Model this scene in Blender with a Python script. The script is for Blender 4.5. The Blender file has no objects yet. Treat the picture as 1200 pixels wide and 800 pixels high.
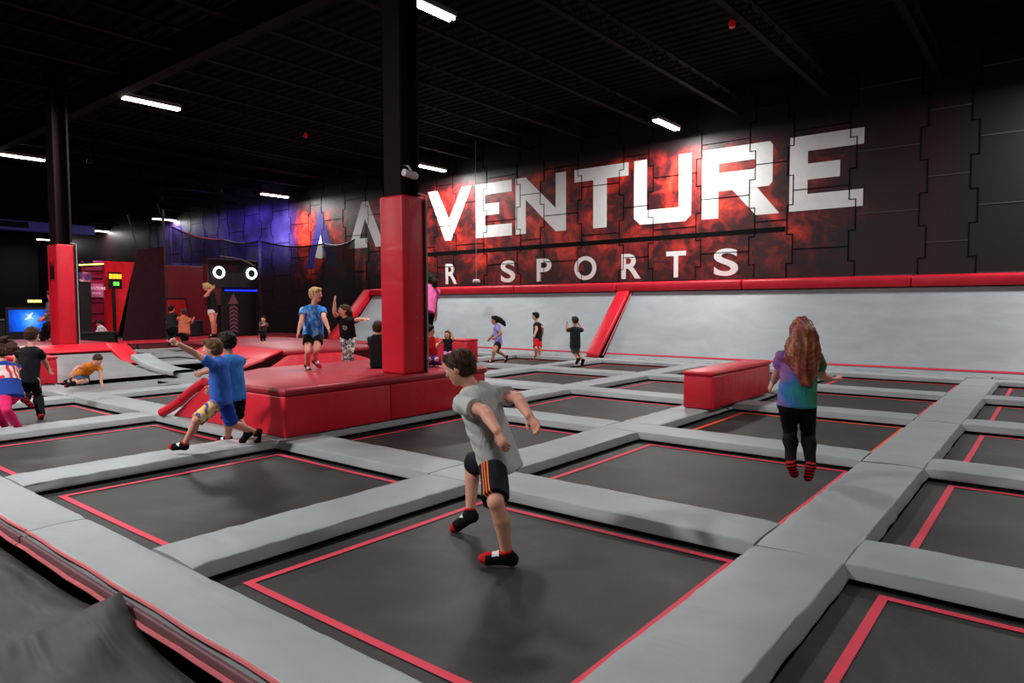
import bpy, bmesh, math, random
import numpy as np
from mathutils import Vector, Matrix, noise as mnoise
COL = bpy.context.scene.collection
PI = math.pi

# ---------------------------------------------------------------- materials
def lin(c):
    return tuple(((v/255.0)/12.92 if v/255.0 <= 0.04045 else ((v/255.0+0.055)/1.055)**2.4) for v in c)
MATS = {}
class NT:
    def __init__(s, name):
        s.m = bpy.data.materials.new(name); s.m.use_nodes = True
        s.t = s.m.node_tree; s.n = s.t.nodes; s.l = s.t.links
        s.b = s.n['Principled BSDF']; s.tc = None
    def co(s):
        if not s.tc: s.tc = s.n.new('ShaderNodeTexCoord')
        return s.tc.outputs['Object']
    def val(s, sock, v):
        if hasattr(v, 'links') or isinstance(v, bpy.types.NodeSocket): s.l.new(v, sock)
        elif isinstance(v, (tuple, list)) and sock.type == 'RGBA': sock.default_value = (*v[:3], 1)
        else: sock.default_value = v
    def math(s, op, a, b=0.0, c=None, clamp=False):
        n = s.n.new('ShaderNodeMath'); n.operation = op; n.use_clamp = clamp
        s.val(n.inputs[0], a); s.val(n.inputs[1], b)
        if c is not None: s.val(n.inputs[2], c)
        return n.outputs[0]
    def dot(s, v, axis):
        n = s.n.new('ShaderNodeVectorMath'); n.operation = 'DOT_PRODUCT'
        s.l.new(v, n.inputs[0]); n.inputs[1].default_value = axis
        return n.outputs['Value']
    def dist(s, v, p):
        n = s.n.new('ShaderNodeVectorMath'); n.operation = 'DISTANCE'
        s.l.new(v, n.inputs[0]); n.inputs[1].default_value = p
        return n.outputs['Value']
    def ramp01(s, v, a, b):           # 0 at a, 1 at b
        n = s.n.new('ShaderNodeMapRange'); n.interpolation_type = 'SMOOTHSTEP'
        s.val(n.inputs['Value'], v)
        n.inputs['From Min'].default_value = a; n.inputs['From Max'].default_value = b
        n.inputs['To Min'].default_value = 0; n.inputs['To Max'].default_value = 1
        if a > b:
            n.inputs['From Min'].default_value = b; n.inputs['From Max'].default_value = a
            n.inputs['To Min'].default_value = 1; n.inputs['To Max'].default_value = 0
        return n.outputs['Result']
    def mapping(s, scale=(1,1,1), rot=(0,0,0)):
        n = s.n.new('ShaderNodeMapping'); s.l.new(s.co(), n.inputs['Vector'])
        n.inputs['Scale'].default_value = scale; n.inputs['Rotation'].default_value = rot
        return n.outputs[0]
    def noise(s, scale, detail=4, rough=.5, dist=0, vec=None):
        n = s.n.new('ShaderNodeTexNoise'); s.l.new(vec or s.co(), n.inputs['Vector'])
        n.inputs['Scale'].default_value = scale; n.inputs['Detail'].default_value = detail
        n.inputs['Roughness'].default_value = rough; n.inputs['Distortion'].default_value = dist
        return n.outputs['Fac']
    def ramp(s, fac, stops):
        n = s.n.new('ShaderNodeValToRGB'); s.l.new(fac, n.inputs[0])
        e = n.color_ramp.elements
        while len(e) < len(stops): e.new(0.5)
        for el, (p, c) in zip(e, stops): el.position = p; el.color = (*c, 1)
        return n.outputs[0]
    def mix(s, f, a, b, mode='MIX'):
        n = s.n.new('ShaderNodeMix'); n.data_type = 'RGBA'; n.blend_type = mode
        s.val(n.inputs['Factor'], f); s.val(n.inputs[6], a); s.val(n.inputs[7], b)
        return n.outputs[2]
    def bump(s, h, strength=.3, distance=.01):
        n = s.n.new('ShaderNodeBump'); n.inputs['Strength'].default_value = strength
        n.inputs['Distance'].default_value = distance; s.l.new(h, n.inputs['Height'])
        s.l.new(n.outputs[0], s.b.inputs['Normal']); return n
    def col(s, c): s.val(s.b.inputs['Base Color'], c)
    def set(s, rough=.5, spec=.5, metal=0):
        s.b.inputs['Roughness'].default_value = rough
        s.b.inputs['Specular IOR Level'].default_value = spec
        s.b.inputs['Metallic'].default_value = metal
        return s.m

def M(name, rgb, rough=.5, spec=.4, var=.12, vs=6.0, bump=0, bs=40, bd=.004, metal=0, emit=None, es=0, stretch=(1,1,1)):
    """procedural material: a base colour with a little noise variation and an optional bump"""
    if name in MATS: return MATS[name]
    t = NT(name); c = lin(rgb)
    v = t.mapping(stretch)
    n = t.noise(vs, 3, vec=v)
    t.col(t.ramp(n, [(.3, tuple(x*(1-var) for x in c)), (.7, tuple(min(1, x*(1+var)) for x in c))]))
    if bump:
        t.bump(t.noise(bs, 4, .6, vec=v), bump, bd)
    m = t.set(rough, spec, metal)
    if emit:
        t.b.inputs['Emission Color'].default_value = (*lin(emit), 1); t.b.inputs['Emission Strength'].default_value = es
    MATS[name] = m
    return m

# ---------------------------------------------------------------- objects
def mesh_obj(name, verts, faces, mats, parent=None, smooth=False, loc=None, mi=None):
    me = bpy.data.meshes.new(name)
    me.from_pydata([tuple(v) for v in verts], [], [tuple(f) for f in faces])
    if not isinstance(mats, (list, tuple)): mats = [mats]
    for m in mats: me.materials.append(m)
    if mi is not None: me.polygons.foreach_set('material_index', list(mi))
    if smooth: me.polygons.foreach_set('use_smooth', [True]*len(me.polygons))
    me.update()
    o = bpy.data.objects.new(name, me); COL.objects.link(o)
    if parent is not None: o.parent = parent
    if loc is not None: o.location = loc
    return o
def tag(o, label=None, cat=None, group=None, kind=None):
    if label: o['label'] = label
    if cat: o['category'] = cat
    if group: o['group'] = group
    if kind: o['kind'] = kind
    return o
def thing(name, label, cat, loc=(0,0,0), group=None, rotz=0):
    o = bpy.data.objects.new(name, None); COL.objects.link(o)
    o.empty_display_size = .1; o.location = loc; o.rotation_euler = (0,0,rotz)
    return tag(o, label, cat, group)

class MB:
    """collects shapes into one mesh"""
    def __init__(s): s.v = []; s.f = []; s.mi = []
    def add(s, v, f, mi=0):
        o = len(s.v); s.v += [tuple(x) for x in v]; s.f += [tuple(i+o for i in q) for q in f]; s.mi += [mi]*len(f)
        return s
    def box(s, x0, x1, y0, y1, z0, z1, bev=0, mi=0, seg=2):
        return s.hexa([(x0,y0,z0),(x1,y0,z0),(x1,y1,z0),(x0,y1,z0)], [(x0,y0,z1),(x1,y0,z1),(x1,y1,z1),(x0,y1,z1)], bev, mi, seg)
    def hexa(s, lo, hi, bev=0, mi=0, seg=2):
        n = len(lo); v = list(lo)+list(hi)
        f = [tuple(range(n-1,-1,-1)), tuple(range(n,2*n))]+[(i,(i+1)%n,n+(i+1)%n,n+i) for i in range(n)]
        if bev:
            bm = bmesh.new(); vs = [bm.verts.new(p) for p in v]
            for q in f: bm.faces.new([vs[i] for i in q])
            bmesh.ops.bevel(bm, geom=bm.edges[:], offset=bev, segments=seg, affect='EDGES', profile=.5)
            bm.verts.index_update()
            v = [tuple(p.co) for p in bm.verts]; f = [tuple(p.index for p in q.verts) for q in bm.faces]; bm.free()
        return s.add(v, f, mi)
    def tube(s, pts, r, n=8, mi=0, cap=True, squash=None):
        pts = [Vector(p) for p in pts]; rs = r if isinstance(r, (list,tuple)) else [r]*len(pts)
        v = []; f = []; ref = Vector((0,0,1))
        for i, p in enumerate(pts):
            t = (pts[min(i+1,len(pts)-1)]-pts[max(i-1,0)]).normalized()
            if abs(t.dot(ref)) > .95: ref = Vector((1,0,0))
            a = t.cross(ref).normalized(); b = t.cross(a)
            for k in range(n):
                th = 2*PI*k/n; v.append(p+(a*math.cos(th)+b*math.sin(th))*rs[i])
        for i in range(len(pts)-1):
            for k in range(n):
                f.append((i*n+k, i*n+(k+1)%n, (i+1)*n+(k+1)%n, (i+1)*n+k))
        if cap:
            f.append(tuple(range(n-1,-1,-1))); f.append(tuple((len(pts)-1)*n+k for k in range(n)))
        return s.add(v, f, mi)
    def prism(s, poly, axis, a, b, mi=0, bev=0):
        """polygon in the plane across `axis`, extruded from a to b along it"""
        def P(p, t):
            return {'x': (t,p[0],p[1]), 'y': (p[0],t,p[1]), 'z': (p[0],p[1],t)}[axis]
        return s.hexa([P(p,a) for p in poly], [P(p,b) for p in poly], bev, mi)
    def disc(s, c, n, r0, r1, seg=32, mi=0, thick=.02):
        c = Vector(c); n = Vector(n).normalized(); a = n.orthogonal().normalized(); b = n.cross(a)
        v = []
        for rr, dz in ((r0,0),(r1,0),(r1,thick),(r0,thick)):
            for k in range(seg):
                th = 2*PI*k/seg; v.append(c+(a*math.cos(th)+b*math.sin(th))*rr+n*dz)
        f = []
        for q in range(4):
            for k in range(seg):
                f.append((q*seg+k, q*seg+(k+1)%seg, ((q+1)%4)*seg+(k+1)%seg, ((q+1)%4)*seg+k))
        return s.add(v, f, mi)
    def build(s, name, mats, parent=None, smooth=False, loc=None):
        o = mesh_obj(name, s.v, s.f, mats, parent, smooth, loc, s.mi)
        bm = bmesh.new(); bm.from_mesh(o.data); bmesh.ops.recalc_face_normals(bm, faces=bm.faces[:]); bm.to_mesh(o.data); bm.free()
        if smooth:
            try: o.data.set_sharp_from_angle(angle=math.radians(50))
            except Exception: pass
        return o

# ---------------------------------------------------------------- implicit bodies
def V(*a): return np.array(a, dtype=np.float32)
def unit(v):
    v = np.asarray(v, dtype=np.float32); return v/max(1e-9, float(np.linalg.norm(v)))
class Sdf:
    def __init__(s): s.p = []
    def cone(s, a, b, ra, rb=None, k=.03, flat=None, cuts=(), op='+', fn=None):
        s.p.append(('c', V(*a), V(*b), float(ra), float(ra if rb is None else rb), k, flat, cuts, op, fn)); return s
    def ell(s, c, R, rad, k=.02, cuts=(), op='+', fn=None):
        s.p.append(('e', V(*c), np.asarray(R, dtype=np.float32), V(*rad), k, None, cuts, op, fn)); return s
    def bbox(s):
        lo = []; hi = []
        for q in s.p:
            if q[-2] == '-': continue
            if q[0] == 'c':
                r = max(q[3], q[4]); lo.append(np.minimum(q[1], q[2])-r); hi.append(np.maximum(q[1], q[2])+r)
            else:
                r = float(q[3].max()); lo.append(q[1]-r); hi.append(q[1]+r)
        return np.min(lo, 0), np.max(hi, 0)
    def mesh(s, h, warp=None):
        lo, hi = s.bbox(); lo = lo-4*h; hi = hi+4*h
        n = np.ceil((hi-lo)/h).astype(int)+1
        D = np.full(tuple(n), .5, dtype=np.float32)
        for q in s.p:
            cuts, op, fn = q[-3], q[-2], q[-1]
            if q[0] == 'c':
                _, a, b, ra, rb, k, flat = q[:7]; r = max(ra, rb)
                l = np.minimum(a, b)-r; u = np.maximum(a, b)+r
            else:
                _, c, R, rad, k, flat = q[:6]; r = float(rad.max()); l = c-r; u = c+r
            m = k+3*h
            i0 = np.maximum(np.floor((l-m-lo)/h).astype(int), 0); i1 = np.minimum(np.ceil((u+m-lo)/h).astype(int)+1, n)
            if (i1 <= i0).any(): continue
            X = (lo[0]+h*np.arange(i0[0], i1[0], dtype=np.float32))[:,None,None]
            Y = (lo[1]+h*np.arange(i0[1], i1[1], dtype=np.float32))[None,:,None]
            Z = (lo[2]+h*np.arange(i0[2], i1[2], dtype=np.float32))[None,None,:]
            if q[0] == 'c':
                vx, vy, vz = X-a[0], Y-a[1], Z-a[2]; ba = b-a
                if flat is not None:
                    f, sc = flat; f = unit(f); g = 1/sc-1
                    w = (vx*f[0]+vy*f[1]+vz*f[2])*g
                    vx, vy, vz = vx+w*f[0], vy+w*f[1], vz+w*f[2]
                    ba = ba+f*float(ba@f)*g
                bb = float(ba@ba)+1e-9
                t = np.clip((vx*ba[0]+vy*ba[1]+vz*ba[2])/bb, 0, 1)
                d = np.sqrt((vx-t*ba[0])**2+(vy-t*ba[1])**2+(vz-t*ba[2])**2)-(ra+(rb-ra)*t)
            else:
                vx, vy, vz = X-c[0], Y-c[1], Z-c[2]
                px = (vx*R[0][0]+vy*R[0][1]+vz*R[0][2]); py = (vx*R[1][0]+vy*R[1][1]+vz*R[1][2]); pz = (vx*R[2][0]+vy*R[2][1]+vz*R[2][2])
                k0 = np.sqrt((px/rad[0])**2+(py/rad[1])**2+(pz/rad[2])**2)
                k1 = np.sqrt((px/rad[0]**2)**2+(py/rad[1]**2)**2+(pz/rad[2]**2)**2)+1e-6
                d = k0*(k0-1)/k1
            if fn is not None: d = d+fn(X, Y, Z)
            for (cp, cn) in cuts:
                cn = unit(cn); d = np.maximum(d, (X-cp[0])*cn[0]+(Y-cp[1])*cn[1]+(Z-cp[2])*cn[2])
            S = D[i0[0]:i1[0], i0[1]:i1[1], i0[2]:i1[2]]
            if op == '+':
                if k > 0:
                    hh = np.maximum(k-np.abs(S-d), 0)/k; S[...] = np.minimum(S, d)-hh*hh*k*.25
                else: S[...] = np.minimum(S, d)
            else:
                d = -d
                if k > 0:
                    hh = np.maximum(k-np.abs(S-d), 0)/k; S[...] = np.maximum(S, d)+hh*hh*k*.25
                else: S[...] = np.maximum(S, d)
        if warp is not None:
            X = (lo[0]+h*np.arange(n[0], dtype=np.float32))[:,None,None]
            Y = (lo[1]+h*np.arange(n[1], dtype=np.float32))[None,:,None]
            Z = (lo[2]+h*np.arange(n[2], dtype=np.float32))[None,None,:]
            D += warp(X, Y, Z)
        return nets(D, lo, h)
def nets(D, lo, h):
    s = D < 0
    c = s[:-1,:-1,:-1].astype(np.int8)
    tot = c.copy()
    for dx in (0,1):
        for dy in (0,1):
            for dz in (0,1):
                if dx+dy+dz: tot += s[dx:s.shape[0]-1+dx, dy:s.shape[1]-1+dy, dz:s.shape[2]-1+dz]
    act = (tot > 0) & (tot < 8)
    I = np.argwhere(act); idx = np.full(act.shape, -1, dtype=np.int64); idx[act] = np.arange(len(I))
    corner = {}
    for dx in (0,1):
        for dy in (0,1):
            for dz in (0,1): corner[dx,dy,dz] = D[I[:,0]+dx, I[:,1]+dy, I[:,2]+dz]
    acc = np.zeros((len(I),3), dtype=np.float64); cnt = np.zeros(len(I))
    for a in corner:
        for ax in range(3):
            if a[ax]: continue
            b = list(a); b[ax] = 1; b = tuple(b)
            va, vb = corner[a], corner[b]; m = (va < 0) != (vb < 0)
            t = np.where(m, va/np.where(m, va-vb, 1), 0)
            p = np.zeros((len(I),3)); p[:] = a; p[:,ax] = t
            acc[m] += p[m]; cnt[m] += 1
    P = (I+acc/np.maximum(cnt,1)[:,None])*h+lo
    F = []
    for ax in range(3):
        sl0 = [slice(None)]*3; sl1 = [slice(None)]*3
        sl0[ax] = slice(0,-1); sl1[ax] = slice(1,None)
        e = s[tuple(sl0)] != s[tuple(sl1)]
        E = np.argwhere(e)
        u, v = [(1,2),(2,0),(0,1)][ax]
        E = E[(E[:,u] > 0) & (E[:,v] > 0) & (E[:,u] < D.shape[u]-1) & (E[:,v] < D.shape[v]-1)]
        neg = s[E[:,0],E[:,1],E[:,2]]
        q = []
        for du, dv in ((1,1),(0,1),(0,0),(1,0)):
            T = E.copy(); T[:,u] -= du; T[:,v] -= dv; q.append(idx[T[:,0],T[:,1],T[:,2]])
        q = np.stack(q, 1); q[~neg] = q[~neg][:,::-1]
        F.append(q)
    F = np.concatenate(F); F = F[(F >= 0).all(1)]
    return P, F
def fast_mesh(name, P, F, mats, parent, mi=None):
    me = bpy.data.meshes.new(name)
    me.vertices.add(len(P)); me.vertices.foreach_set('co', np.asarray(P, dtype=np.float32).ravel())
    me.loops.add(len(F)*4); me.loops.foreach_set('vertex_index', np.asarray(F, dtype=np.int32).ravel())
    me.polygons.add(len(F)); me.polygons.foreach_set('loop_start', np.arange(0, len(F)*4, 4, dtype=np.int32))
    me.polygons.foreach_set('loop_total', np.full(len(F), 4, dtype=np.int32))
    for m in (mats if isinstance(mats, (list,tuple)) else [mats]): me.materials.append(m)
    me.update(calc_edges=True)
    me.polygons.foreach_set('use_smooth', np.ones(len(F), dtype=bool))
    if mi is not None: me.polygons.foreach_set('material_index', np.asarray(mi, dtype=np.int32))
    me.update(); me.validate()
    o = bpy.data.objects.new(name, me); COL.objects.link(o); o.parent = parent
    return o

POSES = {
 'boy_grey': {"H":1.48,"hy":[-0.935,-0.354,0.0],"hp":-22,"fs":[-1.0,0.022,0.0],"fh":[-0.935,-0.354,0.0],"J":{"pel":[-2.751,3.275,0.553],"nk":[-2.885,3.215,0.964],"hc":[-2.966,3.166,1.1],"rs":[-2.87,3.377,0.93],"ls":[-2.867,3.068,0.901],"rh":[-2.78,3.351,0.509],"lh":[-2.722,3.199,0.509],"lel":[-2.637,3.024,0.871],"lwr":[-2.468,2.939,0.786],"lkn":[-2.507,2.967,0.363],"lan":[-2.49,3.046,0.039],"lha":[-2.424,2.93,0.727],"lto":[-2.587,2.984,0.026],"rel":[-2.637,3.34,0.917],"rwr":[-2.475,3.242,0.834],"rkn":[-3.109,3.421,0.42],"ran":[-3.047,3.342,0.103],"rha":[-2.423,3.239,0.781],"rto":[-3.125,3.294,0.032]}},
 'girl_tiedye': {"H":1.32,"hy":[-0.626,0.78,0.0],"hp":-5,"fs":[-0.626,0.78,0.0],"fh":[-0.626,0.78,0.0],"J":{"pel":[-1.605,5.558,0.748],"nk":[-1.596,5.583,1.136],"hc":[-1.605,5.605,1.261],"rs":[-1.489,5.667,1.084],"ls":[-1.705,5.494,1.096],"rh":[-1.548,5.603,0.708],"lh":[-1.662,5.512,0.708],"lel":[-1.777,5.617,0.941],"lwr":[-1.85,5.763,0.854],"lkn":[-1.696,5.704,0.467],"lan":[-1.629,5.518,0.245],"lha":[-1.885,5.774,0.799],"lto":[-1.625,5.585,0.168],"rel":[-1.489,5.802,0.922],"rwr":[-1.469,5.981,0.881],"rkn":[-1.578,5.78,0.455],"ran":[-1.504,5.594,0.236],"rha":[-1.435,6.038,0.88],"rto":[-1.531,5.635,0.146]}},
 'boy_point': {"H":1.24,"hy":[-0.722,-0.692,-0.0],"hp":-5,"fs":[-0.722,-0.692,-0.0],"fh":[-0.722,-0.692,-0.0],"J":{"pel":[-6.369,3.403,0.61],"nk":[-6.398,3.404,0.974],"hc":[-6.446,3.371,1.077],"rs":[-6.484,3.498,0.926],"ls":[-6.305,3.31,0.936],"rh":[-6.416,3.453,0.572],"lh":[-6.321,3.354,0.572],"lel":[-6.383,3.166,1.048],"lwr":[-6.401,3.021,1.142],"lkn":[-6.276,3.107,0.425],"lan":[-6.418,3.057,0.19],"lha":[-6.43,2.977,1.175],"lto":[-6.49,2.994,0.18],"rel":[-6.624,3.537,0.791],"rwr":[-6.756,3.514,0.68],"rkn":[-6.468,3.565,0.308],"ran":[-6.438,3.815,0.188],"rha":[-6.792,3.496,0.632],"rto":[-6.43,3.806,0.092]}},
 'boy_behind': {"H":1.26,"hy":[-0.988,-0.152,0.0],"hp":-5,"fs":[-0.988,-0.152,0.0],"fh":[-0.947,-0.322,0.0],"J":{"pel":[-6.592,3.661,0.607],"nk":[-6.626,3.648,0.977],"hc":[-6.662,3.638,1.122],"rs":[-6.642,3.78,0.935],"ls":[-6.602,3.519,0.932],"rh":[-6.614,3.726,0.57],"lh":[-6.57,3.595,0.57],"lel":[-6.78,3.549,0.842],"lwr":[-6.952,3.537,0.806],"lkn":[-6.698,3.646,0.308],"lan":[-6.866,3.733,0.096],"lha":[-7.006,3.514,0.784],"lto":[-6.946,3.684,0.066],"rel":[-6.683,3.697,0.756],"rwr":[-6.822,3.733,0.654],"rkn":[-6.738,3.772,0.305],"ran":[-6.484,3.737,0.186],"rha":[-6.853,3.732,0.599],"rto":[-6.541,3.706,0.112]}},
 'boy_black': {"H":1.3,"hy":[-0.626,0.78,0.0],"hp":-5,"fs":[-0.512,0.859,0.0],"fh":[-0.626,0.78,0.0],"J":{"pel":[-10.702,3.054,0.565],"nk":[-10.705,3.102,0.946],"hc":[-10.716,3.125,1.114],"rs":[-10.588,3.165,0.895],"ls":[-10.823,3.027,0.906],"rh":[-10.646,3.099,0.526],"lh":[-10.758,3.01,0.526],"lel":[-10.979,3.005,0.771],"lwr":[-11.102,3.014,0.637],"lkn":[-10.935,3.092,0.292],"lan":[-10.661,2.994,0.267],"lha":[-11.122,3.014,0.575],"lto":[-10.661,3.057,0.188],"rel":[-10.725,3.255,0.767],"rwr":[-10.844,3.328,0.651],"rkn":[-10.831,3.191,0.301],"ran":[-10.714,3.186,0.033],"rha":[-10.849,3.354,0.592],"rto":[-10.784,3.194,-0.04]}},
 'girl_pink': {"H":1.27,"hy":[-0.877,-0.481,0.0],"hp":-10,"fs":[-0.947,-0.322,0.0],"fh":[-0.947,-0.322,0.0],"J":{"pel":[-9.671,2.574,0.489],"nk":[-9.86,2.577,0.813],"hc":[-9.918,2.545,0.966],"rs":[-9.873,2.705,0.76],"ls":[-9.802,2.449,0.788],"rh":[-9.694,2.64,0.451],"lh":[-9.649,2.508,0.451],"lel":[-9.751,2.592,0.653],"lwr":[-9.711,2.681,0.505],"lkn":[-9.398,2.461,0.296],"lan":[-9.494,2.603,0.067],"lha":[-9.686,2.708,0.453],"lto":[-9.574,2.554,0.036],"rel":[-9.903,2.543,0.641],"rwr":[-10.016,2.496,0.511],"rkn":[-9.883,2.504,0.264],"ran":[-10.017,2.599,0.031],"rha":[-10.048,2.475,0.461],"rto":[-10.099,2.548,0.007]}},
 'boy_orange': {"H":1.15,"hy":[0.994,-0.109,0.0],"hp":-35,"fs":[0.947,0.322,0.0],"fh":[0.947,0.322,0.0],"J":{"pel":[-13.06,4.496,0.324],"nk":[-12.795,4.605,0.505],"hc":[-12.733,4.647,0.586],"rs":[-12.784,4.479,0.486],"ls":[-12.869,4.705,0.481],"rh":[-13.039,4.436,0.289],"lh":[-13.08,4.556,0.289],"lel":[-12.773,4.703,0.324],"lwr":[-12.695,4.676,0.186],"lkn":[-12.824,4.488,0.238],"lan":[-12.709,4.257,0.224],"lha":[-12.667,4.682,0.136],"lto":[-12.742,4.181,0.19],"rel":[-12.688,4.322,0.489],"rwr":[-12.577,4.219,0.432],"rkn":[-12.776,4.42,0.233],"ran":[-13.02,4.338,0.252],"rha":[-12.567,4.186,0.386],"rto":[-13.055,4.26,0.224]}},
 'boy_blond': {"H":1.22,"hy":[0.915,0.403,0.0],"hp":-3,"fs":[0.855,-0.519,0.0],"fh":[0.897,-0.442,0.0],"J":{"pel":[-8.005,5.619,1.124],"nk":[-8.0,5.624,1.483],"hc":[-7.975,5.65,1.64],"rs":[-8.067,5.514,1.442],"ls":[-7.934,5.733,1.439],"rh":[-8.035,5.559,1.087],"lh":[-7.976,5.679,1.087],"lel":[-7.797,5.647,1.329],"lwr":[-7.695,5.638,1.193],"lkn":[-7.818,5.536,0.895],"lan":[-8.007,5.645,0.729],"lha":[-7.67,5.64,1.137],"lto":[-7.93,5.652,0.673],"rel":[-7.976,5.42,1.297],"rwr":[-7.933,5.342,1.152],"rkn":[-7.879,5.444,0.875],"ran":[-8.043,5.539,0.676],"rha":[-7.933,5.32,1.095],"rto":[-7.98,5.532,0.605]}},
 'girl_wave': {"H":1.22,"hy":[-0.362,-0.932,-0.0],"hp":0,"fs":[0.481,-0.877,-0.0],"fh":[0.556,-0.831,-0.0],"J":{"pel":[-9.07,7.033,0.988],"nk":[-8.948,6.895,1.297],"hc":[-8.969,6.876,1.406],"rs":[-9.072,6.845,1.269],"ls":[-8.853,6.977,1.252],"rh":[-9.126,6.996,0.951],"lh":[-9.014,7.071,0.951],"lel":[-8.666,6.924,1.272],"lwr":[-8.497,6.905,1.275],"lkn":[-8.883,6.933,0.737],"lan":[-8.937,6.97,0.47],"lha":[-8.439,6.924,1.275],"lto":[-8.895,6.937,0.392],"rel":[-8.986,6.71,1.381],"rwr":[-8.94,6.679,1.542],"rkn":[-8.965,6.896,0.736],"ran":[-9.019,6.932,0.469],"rha":[-8.929,6.679,1.602],"rto":[-9.002,6.879,0.391]}},
 'boy_sit': {"H":1.2,"hy":[-0.152,0.988,0.0],"hp":-10,"fs":[-0.238,0.971,0.0],"fh":[-0.322,0.947,0.0],"J":{"pel":[-7.424,6.277,0.715],"nk":[-7.448,6.273,1.068],"hc":[-7.443,6.3,1.176],"rs":[-7.323,6.304,1.033],"ls":[-7.567,6.244,1.021],"rh":[-7.362,6.299,0.679],"lh":[-7.487,6.256,0.679],"lel":[-7.527,6.273,0.835],"lwr":[-7.568,6.275,0.672],"lkn":[-7.697,6.444,0.678],"lan":[-7.816,6.557,0.464],"lha":[-7.585,6.265,0.616],"lto":[-7.862,6.579,0.385],"rel":[-7.359,6.332,0.846],"rwr":[-7.41,6.389,0.696],"rkn":[-7.575,6.483,0.682],"ran":[-7.694,6.598,0.469],"rha":[-7.409,6.404,0.638],"rto":[-7.74,6.62,0.39]}},
 'girl_pinkshirt': {"H":1.4,"hy":[-0.981,0.195,0.0],"hp":0,"fs":[-0.932,0.362,0.0],"fh":[-0.932,0.362,0.0],"J":{"pel":[-8.323,8.083,1.44],"nk":[-8.423,8.256,1.801],"hc":[-8.436,8.271,1.926],"rs":[-8.348,8.365,1.73],"ls":[-8.475,8.106,1.786],"rh":[-8.295,8.154,1.398],"lh":[-8.351,8.011,1.398],"lel":[-8.465,8.116,1.563],"lwr":[-8.477,8.099,1.368],"lkn":[-8.335,8.009,1.069],"lan":[-8.163,7.88,0.839],"lha":[-8.479,8.093,1.298],"lto":[-8.239,7.871,0.761],"rel":[-8.375,8.336,1.509],"rwr":[-8.365,8.342,1.313],"rkn":[-8.315,8.115,1.072],"ran":[-8.175,7.989,0.819],"rha":[-8.368,8.336,1.244],"rto":[-8.252,7.98,0.742]}},
 'kid_red': {"H":1.05,"hy":[0.659,0.752,0.0],"hp":-5,"fs":[0.932,-0.362,0.0],"fh":[0.981,-0.195,0.0],"J":{"pel":[-7.029,6.9,0.718],"nk":[-7.054,6.895,1.026],"hc":[-7.06,6.9,1.12],"rs":[-7.09,6.793,0.986],"ls":[-7.011,6.999,0.993],"rh":[-7.04,6.843,0.686],"lh":[-7.018,6.956,0.686],"lel":[-6.905,6.915,0.892],"lwr":[-6.797,6.842,0.96],"lkn":[-6.822,6.813,0.733],"lan":[-7.022,6.927,0.679],"lha":[-6.759,6.844,0.996],"lto":[-7.039,6.851,0.655],"rel":[-6.977,6.718,0.888],"rwr":[-6.878,6.654,0.8],"rkn":[-6.859,6.684,0.74],"ran":[-6.954,6.893,0.685],"rha":[-6.852,6.647,0.755],"rto":[-6.878,6.919,0.667]}},
 'girl_small': {"H":0.95,"hy":[0.403,-0.915,-0.0],"hp":0,"fs":[0.481,-0.877,-0.0],"fh":[0.556,-0.831,-0.0],"J":{"pel":[-11.107,11.457,0.426],"nk":[-11.115,11.469,0.706],"hc":[-11.122,11.457,0.812],"rs":[-11.202,11.42,0.672],"ls":[-11.027,11.516,0.673],"rh":[-11.151,11.428,0.398],"lh":[-11.064,11.486,0.398],"lel":[-10.899,11.442,0.71],"lwr":[-10.94,11.41,0.833],"lkn":[-10.941,11.34,0.282],"lan":[-11.048,11.448,0.132],"lha":[-10.956,11.399,0.876],"lto":[-11.025,11.415,0.07],"rel":[-11.171,11.272,0.65],"rwr":[-11.167,11.187,0.752],"rkn":[-11.01,11.299,0.282],"ran":[-11.117,11.407,0.131],"rha":[-11.177,11.166,0.794],"rto":[-11.095,11.373,0.069]}},
 'girl_lav': {"H":1.32,"hy":[-0.78,-0.626,0.0],"hp":-5,"fs":[-0.831,-0.556,0.0],"fh":[-0.78,-0.626,0.0],"J":{"pel":[-10.699,12.791,0.598],"nk":[-10.736,12.775,0.985],"hc":[-10.778,12.751,1.116],"rs":[-10.809,12.892,0.937],"ls":[-10.655,12.661,0.941],"rh":[-10.744,12.847,0.558],"lh":[-10.653,12.734,0.558],"lel":[-10.486,12.649,0.815],"lwr":[-10.534,12.499,0.717],"lkn":[-10.593,12.488,0.379],"lan":[-10.737,12.608,0.15],"lha":[-10.566,12.454,0.681],"lto":[-10.812,12.546,0.117],"rel":[-10.941,12.917,0.774],"rwr":[-11.084,12.954,0.663],"rkn":[-10.896,12.991,0.329],"ran":[-10.831,13.245,0.189],"rha":[-11.129,12.942,0.617],"rto":[-10.841,13.23,0.087]}},
 'boy_redshorts': {"H":1.42,"hy":[-0.915,-0.403,0.0],"hp":-5,"fs":[-0.971,-0.238,0.0],"fh":[-0.988,-0.152,0.0],"J":{"pel":[-11.236,15.112,0.571],"nk":[-11.249,15.115,0.99],"hc":[-11.295,15.096,1.172],"rs":[-11.283,15.259,0.939],"ls":[-11.212,14.97,0.942],"rh":[-11.248,15.19,0.529],"lh":[-11.224,15.035,0.529],"lel":[-11.059,14.836,0.841],"lwr":[-11.011,14.695,0.709],"lkn":[-11.082,14.827,0.31],"lan":[-11.204,14.971,0.053],"lha":[-11.013,14.66,0.648],"lto":[-11.293,14.926,0.004],"rel":[-11.097,15.161,0.854],"rwr":[-11.177,15.27,0.708],"rkn":[-11.095,15.0,0.301],"ran":[-11.206,15.15,0.042],"rha":[-11.205,15.276,0.643],"rto":[-11.284,15.114,-0.029]}},
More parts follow.
